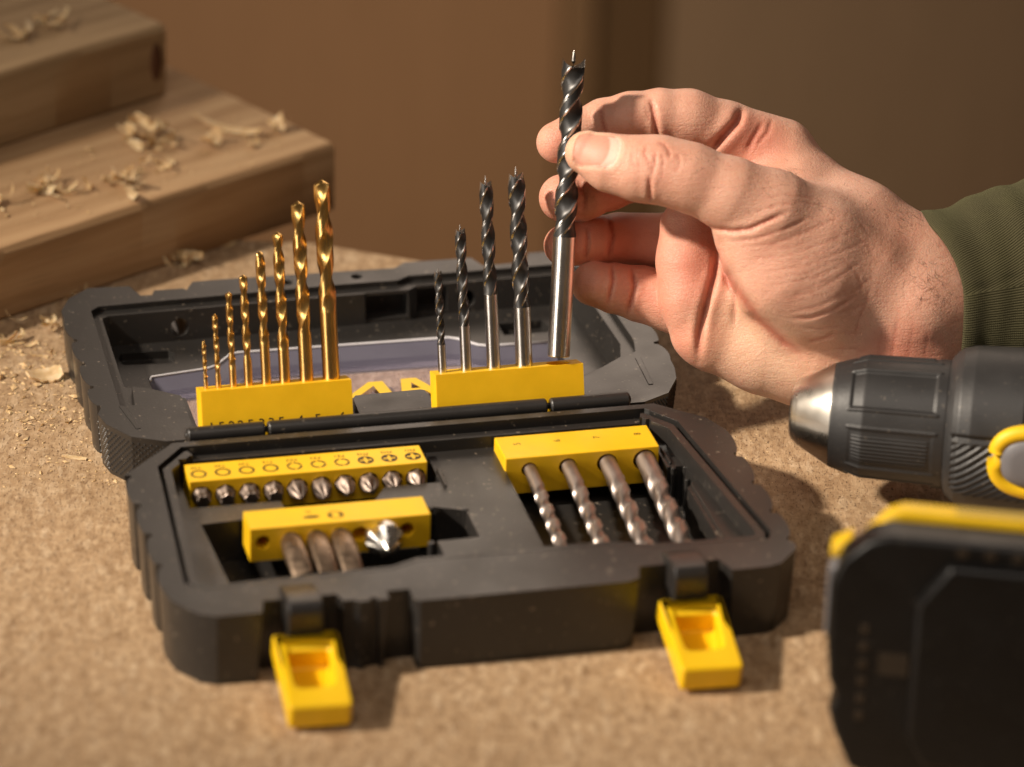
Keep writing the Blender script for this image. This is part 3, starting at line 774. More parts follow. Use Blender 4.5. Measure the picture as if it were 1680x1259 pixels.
# masonry bits in the tray, lying towards the front
mas_w = ['thinnest bit lying in the right tray pocket, in the hole marked 5', 'second bit in the right tray pocket, in the hole marked 6', 'third bit in the right tray pocket, in the hole marked 7', 'thickest bit in the right tray pocket, in the hole marked 8']
for i, (x, d) in enumerate(MAS):
    R = d * .5; L = [58, 64, 66, 68][i]; vf_z0 = z0 = 12.0
    vf = twist_vf(R, z0, L - z0, R * 7.4, 'masonry', R * .92, 9, .7 * i, 36)
    o = [27.6 + x, -37.2, ZT - 5.4]
    d_ = Vector((-.035, -1, -.085)).normalized()
    M = CASE_M @ frame(o, Vector((1, 0, 0)), Vector(d_).cross(Vector((1, 0, 0))), d_)
    bit('masonry_bit', M, vf, [MAT['steel_dull'], MAT['steel_dull']], mas_w[i], 'drill bit', 'masonry bits lying in the right tray pocket')
# screwdriver bits
def driver_bit_vf(kind, r=3.5):
    n = 36; V, Fc = [], []
    th = np.arange(n) * 2 * math.pi / n
    def hexr(t): a = (t % (math.pi / 3)) - math.pi / 6; return r * .93 / np.cos(a) * 1.0
    star = lambda R, a: R * (1 - a + a * np.cos(6 * th)) / 1.0
    cross = lambda R, a: R * (1 - a * (1 - np.abs(np.cos(2 * th))) ** .8)
    rows = [(-8, hexr(th)), (.6, hexr(th))]
    if kind == 'T': rows += [(1.4, np.full(n, r * .95)), (2.2, star(r * .84, .10)), (4.6, star(r * .82, .10)), (5.0, star(r * .72, .10))]
    elif kind == 'P': rows += [(1.2, np.full(n, r * .98)), (2.2, cross(r * .98, .25)), (4.4, cross(r * .74, .6)), (6.2, cross(r * .42, .62)), (7.0, cross(r * .16, .3))]
    else: rows += [(1.2, np.full(n, r * .95)), (2.4, cross(r * .95, .3)), (4.2, cross(r * .78, .55)), (5.4, cross(r * .5, .6)), (6.0, cross(r * .22, .4))]
    for z, rr in rows:
        for i in range(n): V.append((rr[i] * math.cos(th[i]), rr[i] * math.sin(th[i]), z))
    for k in range(len(rows) - 1):
        for i in range(n): Fc.append((k * n + i, k * n + (i + 1) % n, (k + 1) * n + (i + 1) % n, (k + 1) * n + i))
    Fc.append(tuple(range(n - 1, -1, -1))); Fc.append(tuple(range((len(rows) - 1) * n, len(rows) * n)))
    return V, Fc
kinds = 'TTTTPPPPPP'
ordw = ['leftmost', 'second', 'third', 'fourth', 'fifth', 'sixth', 'seventh', 'eighth', 'ninth', 'rightmost']
for i, x in enumerate(SCX):
    V, Fc = driver_bit_vf(kinds[i] if i < 7 else 'H')
    o = [-89.2 + x, -34.3, ZT - 6.2]
    d_ = Vector((0, -1, -.04)).normalized()
    M = CASE_M @ frame(o, Vector((1, 0, 0)), d_.cross(Vector((1, 0, 0))), d_) @ Matrix.Rotation(.5 * i, 4, 'Z') @ T(0, 0, [-.6, -.3, 0, .3, .4, 1.4, .2, .6, -.2, -.2][i])
    e = obj('screwdriver_bit', mesh('screwdriver_bit', V, Fc), None, MAT['steel_bit'], M)
    m_ = e.modifiers.new('edges', 'EDGE_SPLIT'); m_.split_angle = math.radians(30)
    lab = ('%s %s bit from the left in the row of ten, at the mark %s' % (ordw[i], 'star' if i < 4 else 'cross', ['T25', 'T20', 'T20', 'T15', 'PZ3', 'PZ2', 'PZ1', 'PH3', 'PH2', 'PH1'][i])).replace('leftmost star bit from the left', 'leftmost star bit').replace('rightmost cross bit from the left', 'rightmost cross bit')
    tag(e, lab, 'screwdriver bit', 'screwdriver bits in a row of ten')
# three slotted bits
for i, x in enumerate((14.6, 23.8, 32.6)):
    n = 24; th = np.arange(n) * 2 * math.pi / n
    se = lambda a, b: (np.sign(np.cos(th)) * np.abs(np.cos(th)) ** .62 * a, np.sign(np.sin(th)) * np.abs(np.sin(th)) ** .62 * b)
    rows = [(-8, 2.9, 2.9), (.8, 2.9, 2.9), (2.2, 3.9, 3.5), (12, 4.15, 3.2), (21, [3.9, 3.7, 3.8][i], 1.8), (24, [3.7, 3.4, 3.6][i], .6)]
    V, Fc = [], []
    for z, a, b in rows:
        X, Y = se(a, b)
        for k in range(n): V.append((X[k], Y[k], z))
    for k in range(len(rows) - 1):
        for j in range(n): Fc.append((k * n + j, k * n + (j + 1) % n, (k + 1) * n + (j + 1) % n, (k + 1) * n + j))
    Fc.append(tuple(range(n - 1, -1, -1))); Fc.append(tuple(range((len(rows) - 1) * n, len(rows) * n)))
    d_ = Vector((-.02, -1, -.06)).normalized()
    M = CASE_M @ frame([-74.5 + x, -74.6, ZT - 5.6], Vector((1, 0, 0)), d_.cross(Vector((1, 0, 0))), d_) @ Matrix.Rotation([.25, -.1, .1][i], 4, 'Z')
    e = obj('slotted_bit', mesh('slotted_bit', V, Fc), None, MAT['steel_brown'], M)
    tag(e, ['left one of the three flat bits in the front left holder', 'middle one of the three flat bits in the front left holder', 'right one of the three flat bits, beside the empty orange hole'][i], 'flat bit', 'three flat bits')
    m_ = e.modifiers.new('edges', 'EDGE_SPLIT'); m_.split_angle = math.radians(50)
# countersink
n = 60; th = np.arange(n) * 2 * math.pi / n
V, Fc = [], []
for z, r in [(-8, 2.9), (2, 2.9), (3, 6.2), (3.6, 7.0), (6.4, 7.0), (13.2, 1.0), (13.6, .2)]:
    sect = ((th + .55) % (2 * math.pi / 3)) / (2 * math.pi / 3)
    cut = np.where((sect > .80) & (z > 2.5), .5, 1 - .10 * sect * (z > 2.5))
    rr = r * cut
    for k in range(n): V.append((rr[k] * math.cos(th[k]), rr[k] * math.sin(th[k]), z))
for k in range(6):
    for j in range(n): Fc.append((k * n + j, k * n + (j + 1) % n, (k + 1) * n + (j + 1) % n, (k + 1) * n + j))
Fc.append(tuple(range(n - 1, -1, -1))); Fc.append(tuple(range(6 * n, 7 * n)))
d_ = Vector((-.04, -1, -.05)).normalized()
M = CASE_M @ frame([-74.5 + 47.6, -74.6, ZT - 5.4], Vector((1, 0, 0)), d_.cross(Vector((1, 0, 0))), d_) @ Matrix.Rotation(.9, 4, 'Z')
e = obj('countersink_bit', mesh('countersink_bit', V, Fc), None, MAT['silver'], M)
tag(e, 'shiny conical countersink with cutting flutes in the front left holder', 'countersink')
m_ = e.modifiers.new('edges', 'EDGE_SPLIT'); m_.split_angle = math.radians(30)

# ------------------------------------------------------------------ cordless drill lying on its side
DA = math.radians(-7.6)
DO = np.array([141.1, -5.7, 37.0])
DM = T(*DO) @ Matrix.Rotation(DA, 4, 'Z')
drill = empty('cordless_drill', DM)
tag(drill, 'black and yellow cordless drill lying on its side its chuck pointing left', 'cordless drill')
# local frame: x along the spindle away from the nose, y away from the viewer, z up
def relief(name, xs, nth, rfun, mat, parent, caps=(True, True), split=None):
    th = np.arange(nth) * 2 * math.pi / nth
    X, TH = np.meshgrid(np.array(xs, float), th, indexing='ij')
    R_ = rfun(X, TH)
    V = np.stack([X, -R_ * np.cos(TH), R_ * np.sin(TH)], -1).reshape(-1, 3)   # th = 0 faces the viewer, pi/2 is up
    m = len(xs); Fc = []
    for k in range(m - 1):
        for i in range(nth): Fc.append((k * nth + i, (k + 1) * nth + i, (k + 1) * nth + (i + 1) % nth, k * nth + (i + 1) % nth))
    if caps[0]: Fc.append(tuple(range(nth)))
    if caps[1]: Fc.append(tuple(range(m * nth - 1, (m - 1) * nth - 1, -1)))
    o = obj(name, mesh(name, V, Fc), parent, mat)
    if split: e_ = o.modifiers.new('edges', 'EDGE_SPLIT'); e_.split_angle = math.radians(split)
    return o
def sstep(e0, e1, x): t = np.clip((x - e0) / (e1 - e0), 0, 1); return t * t * (3 - 2 * t)
def band(x, a, b, s): return sstep(a - s, a + s, x) * (1 - sstep(b - s, b + s, x))
nose_x = [0.0, .02, .3, .8, 1.6, 2.4, 3.0, 15.5, 15.6]
nose_r = [3.2, 8.4, 9.4, 10.1, 10.9, 11.5, 12.2, 19.3, 18.0]
relief('chuck_nose', nose_x, 96, lambda X, TH: np.interp(X, nose_x, nose_r), MAT['chuck_steel'], drill, (True, True), 35)
V, Fc = cyl_vf((-.05, 0, 0), (.3, 0, 0), 3.0)
obj('chuck_bore', mesh('chuck_bore', V, Fc), drill, MAT['tool_black'])
def chuck_r(X, TH):
    prof = np.interp(X, [15.0, 15.2, 15.8, 17.6, 27.5, 57.6, 58.4, 58.6], [17.5, 18.9, 19.4, 19.9, 23.2, 23.9, 23.5, 22])
    per = math.pi / 3
    t = ((TH + .10 + per / 2) % per) - per / 2          # repeated pads round the sleeve
    sec = np.floor((TH + .10 + per / 2) / per).astype(int) % 6
    wide = band(X, 22.0, 55.0, .5)
    pad = band(np.abs(t), -1, .33, .02) * band(X, 23.0, 53.5, .4)
    ribs = band(np.abs(t), -1, .235, .015) * band(X, 24.0, 52.0, .4) * (.5 - .5 * np.cos(t / .47 * 2 * math.pi * 7.0))
    ridge = band(np.abs(t), .355, .40, .012) * wide
    plain = (sec % 2 == 1)
    return prof + 0.45 * ridge - np.where(plain, .8 * pad, .25 * pad) + np.where(plain, 0, .42 * ribs)
relief('chuck_sleeve', np.concatenate([[15, 15.2, 15.5, 15.8, 16.5, 17.6], np.linspace(18, 57.6, 90), [58, 58.4, 58.6]]), 540, chuck_r, MAT['tool_black'], drill)
def clutch_r(X, TH):
    prof = np.interp(X, [57, 58.2, 59.2, 62.5, 67, 92, 93], [22, 24.6, 26.2, 28.6, 29.8, 31.0, 30.0])
    a = (TH + math.pi) % (2 * math.pi) - math.pi
    upper = band(a, .33, 1.9, .015) * (X > 60)
    groove = band(a, .27, .33, .012) * band(X, 61, 95, .3)
    hatch_zone = band(a, -.55, .22, .02) * band(X, 61, 91, .3)
    hatch = (.5 - .5 * np.cos((X * 1.0 - a * 30.5 * 1.15) / 3.9 * 2 * math.pi)) ** .8
    end = band(X, 86.2, 88.4, .2) * band(a, .30, 1.95, .02)
    return prof + .5 * upper - 1.0 * groove - .9 * hatch_zone + 1.15 * hatch * hatch_zone - 1.6 * end
relief('clutch_collar', np.concatenate([[57, 57.6], np.linspace(58.2, 92, 110), [93]]), 400, clutch_r, MAT['tool_black'], drill)
relief('gear_housing', [90, 91, 94, 128, 134], 96, lambda X, TH: np.interp(X, [90, 91, 94, 128, 134], [27.5, 30.3, 31.2, 33.0, 33.5]), MAT['tool_black'], drill)
relief('motor_housing', [133, 134, 138, 180, 190, 196, 197], 96, lambda X, TH: np.interp(X, [133, 134, 138, 180, 190, 196, 197], [31, 33.6, 34.5, 34.5, 32, 26, 15]), MAT['tool_yellow'], drill)
# handle towards the viewer, with its grey trigger edged in yellow
V, Fc = [], []
hn = 28
path = [(112, -18, 0, 17, 15), (114, -45, 0, 16.5, 15), (118, -80, 0, 16, 15), (122, -130, -3, 18, 16), (124, -164, -4, 22, 20)]
for (x, y, z, a, b) in path:
    for k in range(hn):
        t = 2 * math.pi * k / hn; c, s_ = math.cos(t), math.sin(t)
        V.append((x + a * abs(c) ** .75 * (1 if c > 0 else -1), y, z + b * abs(s_) ** .75 * (1 if s_ > 0 else -1)))
for k in range(len(path) - 1):
    for i in range(hn): Fc.append((k * hn + i, (k + 1) * hn + i, (k + 1) * hn + (i + 1) % hn, k * hn + (i + 1) % hn))
Fc += [tuple(range(hn)), tuple(range(len(path) * hn - 1, (len(path) - 1) * hn - 1, -1))]
hd = obj('handle', mesh('handle', V, Fc), drill, MAT['tool_black'])
def ring_path(cx, cy, cz, a, b, n=40, pw=.72):
    out = []
    for k in range(n):
        t = 2 * math.pi * k / n; c, s_ = math.cos(t), math.sin(t)
        out.append((cx + a * abs(c) ** pw * (1 if c > 0 else -1), cy, cz + b * abs(s_) ** pw * (1 if s_ > 0 else -1)))
    return out
V, Fc = tube_vf(ring_path(95.5, -30.5, 2.8, 18.5, 12.0), 3.1, 12, True)
obj('trigger_surround', mesh('trigger_surround', V, Fc), drill, MAT['tool_yellow'])
V = []; Fc = []
rows = [(16.8, 10.2, -25), (16.8, 10.2, -32.2), (15.8, 9.3, -33.6), (12, 6.4, -34.4)]
for a, b, y in rows: V += [(p[0], y, p[2]) for p in ring_path(95.5, 0, 2.8, a, b, 40)]
for k in range(3):
    for i in range(40): Fc.append((k * 40 + i, k * 40 + (i + 1) % 40, (k + 1) * 40 + (i + 1) % 40, (k + 1) * 40 + i))
Fc.append(tuple(range(3 * 40, 4 * 40)))
obj('trigger', mesh('trigger', V, Fc), drill, MAT['tool_grey'])
# foot of the handle, yellow
def rbox(name, x0, x1, y0, y1, z0, z1, r, mat, parent, seg=4, M=None):
    V, Fc = box_vf(x0, x1, y0, y1, z0, z1)
    o = obj(name, mesh(name, V, Fc, False), parent, mat, M); bevel(o, r, seg, 40); return o
# battery group, in the drill's frame (battery face towards the viewer)
pk_poly = [(17.5, -37), (17, -16), (15, -8), (14.5, 16), (16.5, 33), (19.5, 43.5), (27, 49.5), (36, 51), (140, 51), (150, 46), (152, 30), (152, -24), (146, -37)]
def xz_prism(name, poly, y0, y1, mat, r, seg=3):
    V, Fc = prism_vf([(x + 15, -36.8 + (z + 36.8) * 1.05) for x, z in poly], y0 + 12, y1 + 12)
    V = [(x, -z, y) for x, y, z in V]      # polygon in x,z; extruded along -y
    o = obj(name, mesh(name, V, Fc, False), drill, mat); bevel(o, r, seg, 35); return o
BX = 0.0
foot = xz_prism('handle_foot', [(22.5, -32), (19.5, 37), (30, 49), (35, 51.0), (150, 50.4), (152, 20), (150, -34)], 160, 168, MAT['tool_yellow'], 2.0)
pk = xz_prism('battery_pack', [(24, -36.0), (17.6, -22), (15.2, -14), (17.8, -10), (15.0, -4), (13.2, 12), (13.4, 30), (16.6, 39), (25, 46.5), (32, 48.6), (150, 48.6), (152, 20), (152, -30), (148, -36.8)], 168.5, 183, MAT['batt_black'], 3.5, 4)
xz_prism('battery_face', [(48, -30), (42, -20), (42, 28), (52, 42), (150, 42), (150, -32)], 181, 187.5, MAT['batt_black'], 2.2)
for k in range(6):
    z = 14 - k * 6.2
    xz_prism('vent', [(24.5, z), (27.2, z), (27.2, z + 3.2), (24.5, z + 3.2)], 182.4, 183.3, MAT['ink'], .3, 1)
for k in range(7):
    x = 54 + k * 9.0
    xz_prism('vent', [(x, 43.6), (x + 3.6, 43.6), (x + 3.6, 47), (x, 47)], 182.4, 183.3, MAT['ink'], .3, 1)
xz_prism('rating_label', [(31, 0), (41, 0), (41, 8), (31, 8)], 182.6, 183.25, plastic('label_brown', (.030, .021, .013), .5, 0), .1, 1)
xz_prism('release_button', [(12.2, 10), (12.2, 33), (17, 36), (17, 6)], 170, 178, MAT['tool_grey'], 1.0)
xz_prism('release_tab', [(12.0, 36), (19, 40), (19, 34), (12.6, 33)], 160, 170, MAT['tool_yellow'], .8)
xz_prism('foot_label', [(52, 50.7), (78, 50.7), (78, 51.2), (52, 51.2)], 162, 167, plastic('pale_label', (.62, .42, .06), .5, 0), .1, 1)
# ------------------------------------------------------------------ the hand
# hand frame: X to the picture's right, Y up, Z towards the viewer (mm), origin where the bit is pinched
HAND_D = float((C2W @ np.array([66.0, 32.5, 101.5]) - CAM) @ AX_F)
HAND_O = CAM + ray(935, 250) * HAND_D
def H(px, py, z):
    d = HAND_D - z
    P = CAM + ray(px, py) * d - HAND_O
    return np.array([P @ IM_R, P @ IM_U, -(P @ AX_F)])
class Field:
    def __init__(s, lo, hi, h):
        s.lo = np.array(lo, float); s.h = h; s.n = np.ceil((np.array(hi) - s.lo) / h).astype(int) + 1
        s.ax = [(s.lo[i] + np.arange(s.n[i]) * h).astype(np.float32) for i in range(3)]
    def new(s): return np.full(s.n, 9.0, np.float32)
    def sub(s, lo, hi):
        a = np.clip(np.floor((np.array(lo) - s.lo) / s.h).astype(int), 0, s.n - 1); b = np.clip(np.ceil((np.array(hi) - s.lo) / s.h).astype(int) + 1, 1, s.n)
        return tuple(slice(int(p), int(q)) for p, q in zip(a, b))
    def xyz(s, sl): return s.ax[0][sl[0]][:, None, None], s.ax[1][sl[1]][None, :, None], s.ax[2][sl[2]][None, None, :]
def smin(a, b, k):
    h = np.maximum(k - np.abs(a - b), 0) / k
    return np.minimum(a, b) - h * h * k * .25
def cap(fd, D, a, b, ra, rb, k=1.0, flat=1.0):
    """rounded cone between two joints, melted into D; flat squashes it towards the viewer"""
    m = max(ra, rb) + k + 2.0
    sl = fd.sub(np.minimum(a, b) - m, np.maximum(a, b) + m); X, Y, Z = fd.xyz(sl)
    ba = b - a; l2 = float(ba @ ba) + 1e-9
    px, py, pz = X - a[0], Y - a[1], Z - a[2]
    t = np.clip((px * ba[0] + py * ba[1] + pz * ba[2]) / l2, 0, 1)
    dx, dy, dz = px - t * ba[0], py - t * ba[1], (pz - t * ba[2]) / flat
    d = np.sqrt(dx * dx + dy * dy + dz * dz) - (ra + (rb - ra) * t)
    D[sl] = smin(D[sl], d.astype(np.float32), k)
def chain(fd, D, pts, k=2.0, flat=1.0):
    for (p, r), (q, s_) in zip(pts[:-1], pts[1:]): cap(fd, D, H(*p), H(*q), r, s_, k, flat)
def nets(D, fd):
    """naive surface nets on the zero level of D"""
    ins = D < 0
    n0, n1, n2 = D.shape
    cnt = np.zeros((n0 - 1, n1 - 1, n2 - 1), np.uint8)
    for i in (0, 1):
        for j in (0, 1):
            for k in (0, 1): cnt += ins[i:n0 - 1 + i, j:n1 - 1 + j, k:n2 - 1 + k]
    act = (cnt > 0) & (cnt < 8)
    idx = np.full(act.shape, -1, np.int64); ii = np.argwhere(act); idx[act] = np.arange(len(ii))
    acc = np.zeros((len(ii), 3)); c = np.zeros(len(ii))
    corner = [(i, j, k) for i in (0, 1) for j in (0, 1) for k in (0, 1)]
    val = {q: D[ii[:, 0] + q[0], ii[:, 1] + q[1], ii[:, 2] + q[2]].astype(float) for q in corner}
    for q in corner:
        for ax in range(3):
            if q[ax] == 0:
                q2 = tuple(1 if a == ax else q[a] for a in range(3))
                a, b = val[q], val[q2]; m = (a < 0) != (b < 0)
                t = np.where(m, a / np.where(m, a - b, 1), 0)
                p = np.tile(np.array(q, float), (len(ii), 1)); p[:, ax] += t
                acc[m] += p[m]; c[m] += 1
    V = fd.lo + (ii + acc / c[:, None]) * fd.h
    faces = []
    for ax in range(3):
        o = [a for a in range(3) if a != ax]
        sl0 = [slice(1, -1)] * 3; sl0[ax] = slice(0, -1); sl1 = list(sl0); sl1[ax] = slice(1, None)
        a, b = ins[tuple(sl0)], ins[tuple(sl1)]
        for flip, m in ((False, a & ~b), (True, ~a & b)):
            e = np.argwhere(m)
            if not len(e): continue
            base_ = e.copy(); base_[:, o[0]] += 1; base_[:, o[1]] += 1
            q = []
            for d0, d1 in ((-1, -1), (0, -1), (0, 0), (-1, 0)):
                t = base_.copy(); t[:, o[0]] += d0; t[:, o[1]] += d1
                q.append(idx[t[:, 0], t[:, 1], t[:, 2]])
            q = np.stack(q, 1)
            if flip ^ (ax == 1): q = q[:, ::-1]
            faces.append(q)
    return V, np.concatenate(faces)

fd = Field((-16, -106, -62), (176, 30, 40), 0.62)
D_i, D_m, D_r, D_p, D_t, D_w = [fd.new() for _ in range(6)]
# index finger: knuckle, two joints, tip behind the bit
chain(fd, D_i, [((1284, 246, -26), 12.0), ((1190, 216, -22), 11.2), ((1130, 196, -18), 11.0), ((1085, 191, -16), 10.4)], 3)
chain(fd, D_i, [((1080, 191, -16), 10.3), ((1035, 192, -14.5), 9.3), ((992, 200, -14), 8.7)], 2)
chain(fd, D_i, [((990, 201, -14), 8.7), ((950, 218, -13), 8.4), ((914, 234, -12.5), 7.9)], 2)
chain(fd, D_m, [((1230, 285, -38), 12), ((1120, 285, -36), 10.5), ((1060, 284, -33), 9.3), ((1000, 306, -24), 8.9), ((960, 320, -17), 9.2), ((923, 325, -13.5), 9.0)], 2)
chain(fd, D_r, [((1200, 385, -40), 12), ((1105, 396, -37), 10.8), ((1020, 393, -36), 10.3)], 2)
chain(fd, D_r, [((1010, 393, -35), 10.0), ((968, 396, -26), 9.3)], 1.6)
chain(fd, D_r, [((962, 397, -24), 9.1), ((926, 403, -15), 7.9)], 1.6)
chain(fd, D_p, [((1150, 515, -24), 12), ((1100, 495, -26), 11.3), ((1055, 483, -27), 10.9)], 2)
chain(fd, D_p, [((1046, 481, -27), 10.5), ((1012, 474, -24.5), 9.6)], 1.4)
chain(fd, D_p, [((1003, 472, -23), 9.5), ((972, 466, -19), 8.3)], 1.4)
# thumb
chain(fd, D_t, [((963, 251, 11.5), 8.3), ((1003, 268, 14), 10.5), ((1050, 277, 16), 11.7)], 3, .86)
chain(fd, D_t, [((1050, 277, 16), 11.6), ((1085, 279, 16.5), 12.0), ((1130, 291, 17), 12.3), ((1200, 320, 15), 13.4), ((1262, 354, 10), 16.5)], 4)
chain(fd, D_t, [((1262, 356, 9), 17), ((1330, 400, 1), 20), ((1400, 442, -6), 21)], 6)
chain(fd, D_t, [((1240, 405, 8), 14.5), ((1282, 448, 5), 18.5), ((1330, 470, 0), 20), ((1390, 490, -7), 19)], 8)
# palm, heel of the hand and wrist
chain(fd, D_w, [((1128, 372, -14), 10.5), ((1127, 430, -11), 10.5), ((1131, 490, -10), 10.5), ((1143, 545, -12), 10)], 6)
chain(fd, D_w, [((1180, 558, -15), 13.0), ((1255, 578, -16), 14.5), ((1330, 588, -17), 17.5), ((1450, 592, -18), 19)], 8)
chain(fd, D_w, [((1180, 410, -22), 13), ((1210, 480, -16), 14.5), ((1290, 510, -16), 18), ((1400, 500, -16), 20)], 8)
chain(fd, D_w, [((1150, 300, -32), 12), ((1150, 480, -28), 12)], 8)
chain(fd, D_w, [((1230, 262, -28), 12.5), ((1300, 312, -24), 16.5), ((1400, 386, -17), 20.0), ((1490, 436, -15), 18.0), ((1600, 445, -18), 16)], 8)
chain(fd, D_w, [((1250, 400, -24), 15), ((1400, 470, -16), 20), ((1500, 505, -10), 20.5), ((1600, 505, -16), 19)], 8)
chain(fd, D_w, [((1450, 592, -18), 19), ((1520, 578, -18), 19), ((1600, 560, -20), 15)], 8)
# web between thumb and index
chain(fd, D_w, [((1300, 312, -14), 9), ((1255, 312, -10), 6)], 8)
Xg = fd.ax[0][:, None, None]
def xk(px0, px1, k0, k1):
    x0, x1 = H(px0, 300, 0)[0], H(px1, 300, 0)[0]
    return (k0 + (k1 - k0) * sstep(x0, x1, Xg)).astype(np.float32)
D = np.minimum(np.minimum(D_i, D_m), np.minimum(D_r, D_p))
D = smin(D, D_w, xk(1080, 1180, .8, 6.0))
D = smin(D, D_t, xk(1150, 1290, .6, 9.0))
del D_i, D_m, D_r, D_p, D_w
# creases and folds carved into the skin (lines in the frame's X-Y, on the side that faces the viewer unless a depth range is given)
YX, YY = fd.ax[0][:, None], fd.ax[1][None, :]
FOLDS = []
def crease(pts, depth, wd, z0=-60, z1=60, fold=0.0):
    P = [H(px, py, (z0 + z1) / 2 if z0 > -60 else 0)[:2] for px, py in pts]
    best = np.full((len(fd.ax[0]), len(fd.ax[1])), 1e3, np.float32); pos = np.zeros_like(best)
    cum = np.concatenate([[0], np.cumsum([np.linalg.norm(b - a) for a, b in zip(P[:-1], P[1:])])]); tot = cum[-1]; si = 0
    for a, b in zip(P[:-1], P[1:]):
        ba = b - a; t = np.clip(((YX - a[0]) * ba[0] + (YY - a[1]) * ba[1]) / (ba @ ba), 0, 1)
        d_ = np.hypot(YX - a[0] - t * ba[0], YY - a[1] - t * ba[1]); nearer = d_ < best
        pos = np.where(nearer, (cum[si] + t * np.linalg.norm(ba)) / tot, pos); best = np.where(nearer, d_, best); si += 1
    g = (depth * np.exp(-(best / wd) ** 2) - fold * np.exp(-((best - 2.0 * wd) / (1.6 * wd)) ** 2)).astype(np.float32)
    g = g * np.clip(np.minimum(pos, 1 - pos) / .22, .12, 1).astype(np.float32)
    zs = (fd.ax[2] >= z0) & (fd.ax[2] <= z1)
    on = np.abs(g) > .01
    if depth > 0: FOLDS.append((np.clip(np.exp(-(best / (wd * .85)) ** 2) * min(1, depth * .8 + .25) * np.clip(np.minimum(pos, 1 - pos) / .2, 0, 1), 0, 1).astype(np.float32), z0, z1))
    D[:, :, zs] += np.where(on, g, 0)[:, :, None]
TZ = 8
# finger joints, palm side
crease([(1068, 158), (1074, 190), (1082, 238)], 1.3, 1.0, -14, 10, .25)
crease([(1060, 170), (1066, 200)], .4, .7, -14, 8)
crease([(985, 172), (988, 196), (998, 228)], .8, .8, -12, 8, .15)
crease([(1222, 172), (1210, 200), (1180, 232), (1165, 250)], 2.2, 1.6, -18, 8, .5)
crease([(1255, 196), (1240, 222), (1225, 250)], .7, 1.0, -18, 8)
crease([(1270, 190), (1262, 215), (1240, 240)], .5, .8, -20, 8)
crease([(962, 370), (964, 400), (960, 430)], .9, .8, -30, 0, .2)
crease([(995, 350), (1005, 385), (998, 428)], 1.0, .9, -40, 0, .2)
crease([(1003, 432), (1006, 462), (998, 500)], .9, .8, -26, 0, .2)
crease([(1036, 436), (1042, 470), (1030, 520)], 1.0, .9, -26, 0, .2)
crease([(948, 292), (960, 322), (958, 352)], .7, .8, -12, 8)
# thumb knuckle folds and the fold under the joint
crease([(1064, 232), (1058, 250), (1068, 270), (1072, 285)], .35, .55, TZ, 60)
crease([(1078, 232), (1092, 236), (1100, 250), (1098, 262)], .5, .6, TZ, 60)
crease([(1076, 248), (1075, 270), (1070, 290)], .55, .55, TZ, 60)
crease([(1086, 250), (1090, 262), (1086, 274)], .35, .5, TZ, 60)
crease([(1112, 245), (1116, 265), (1108, 285)], .25, .6, TZ, 60)
crease([(1040, 240), (1038, 262), (1042, 280)], .2, .6, TZ, 60)
crease([(1066, 286), (1067, 305), (1068, 332)], .8, .8, TZ - 4, 60, .2)
# big fold where the thumb meets its ball, and the lines fanning over the ball
crease([(1160, 366), (1178, 374), (1205, 378), (1232, 375), (1260, 362), (1300, 344)], .95, .85, 0, 60, .15)
crease([(1190, 395), (1240, 392), (1290, 375), (1340, 352)], .35, .6, 0, 60, .05)
crease([(1205, 404), (1270, 400), (1330, 378), (1385, 352)], .2, .5, 0, 60)
crease([(1215, 425), (1290, 420), (1370, 392), (1420, 372)], .16, .5, 0, 60)
crease([(1240, 448), (1320, 436), (1390, 410), (1430, 392)], .16, .5, 0, 60)
crease([(1260, 470), (1340, 455), (1400, 425)], .16, .5, -5, 60)
crease([(1280, 492), (1350, 472), (1405, 440)], .14, .5, -5, 60)
crease([(1290, 515), (1350, 500), (1410, 465)], .12, .5, -5, 60)
crease([(1295, 522), (1332, 521), (1370, 508), (1410, 484)], .4, .65, -10, 60, .08)
crease([(1318, 538), (1350, 538), (1390, 534)], .2, .6, -12, 60)
crease([(1328, 560), (1350, 556), (1375, 548)], .5, .8, -14, 60, .1)
for q in ([(1046, 236), (1044, 256), (1052, 282)], [(1052, 232), (1050, 248)], [(1104, 240), (1108, 258), (1103, 276)], [(1122, 246), (1125, 268)], [(1090, 266), (1086, 290), (1080, 306)], [(1230, 330), (1290, 318), (1350, 326)], [(1240, 345), (1310, 330), (1380, 340)], [(1200, 360), (1260, 340), (1320, 330)], [(1220, 412), (1300, 405), (1360, 386)], [(1230, 436), (1310, 428), (1380, 402)], [(1255, 460), (1330, 446), (1400, 416)], [(1300, 480), (1370, 458), (1430, 420)], [(1400, 380), (1430, 400), (1450, 440)], [(1380, 420), (1410, 450), (1420, 490)], [(1350, 500), (1400, 480), (1440, 450)], [(1360, 520), (1410, 505), (1450, 480)], [(1345, 548), (1390, 545), (1430, 548)], [(1350, 575), (1400, 570), (1440, 578)]):
    crease(q, .12, .4, 0 if q[0][1] < 420 else -14, 60)
# palm lines
crease([(1182, 402), (1176, 450), (1160, 505), (1152, 545), (1150, 592)], 1.9, 1.4, -22, 60, .5)
crease([(1213, 452), (1211, 490), (1209, 540)], .35, 1.0, -16, 60, .1)
crease([(1180, 410), (1200, 460), (1245, 520), (1290, 560), (1335, 590)], 1.2, 2.0, -16, 60)
for q in ([(1478, 500), (1470, 560), (1466, 610)], [(1500, 520), (1496, 570), (1492, 615)], [(1525, 540), (1522, 590)], [(1450, 540), (1446, 590)], [(1430, 470), (1412, 520), (1402, 560)]):
    crease(q, .10, .7, -30, 60)
# tendon ridge of the wrist and flats
crease([(1350, 330), (1420, 378), (1500, 440)], -.8, 5, -20, 60)
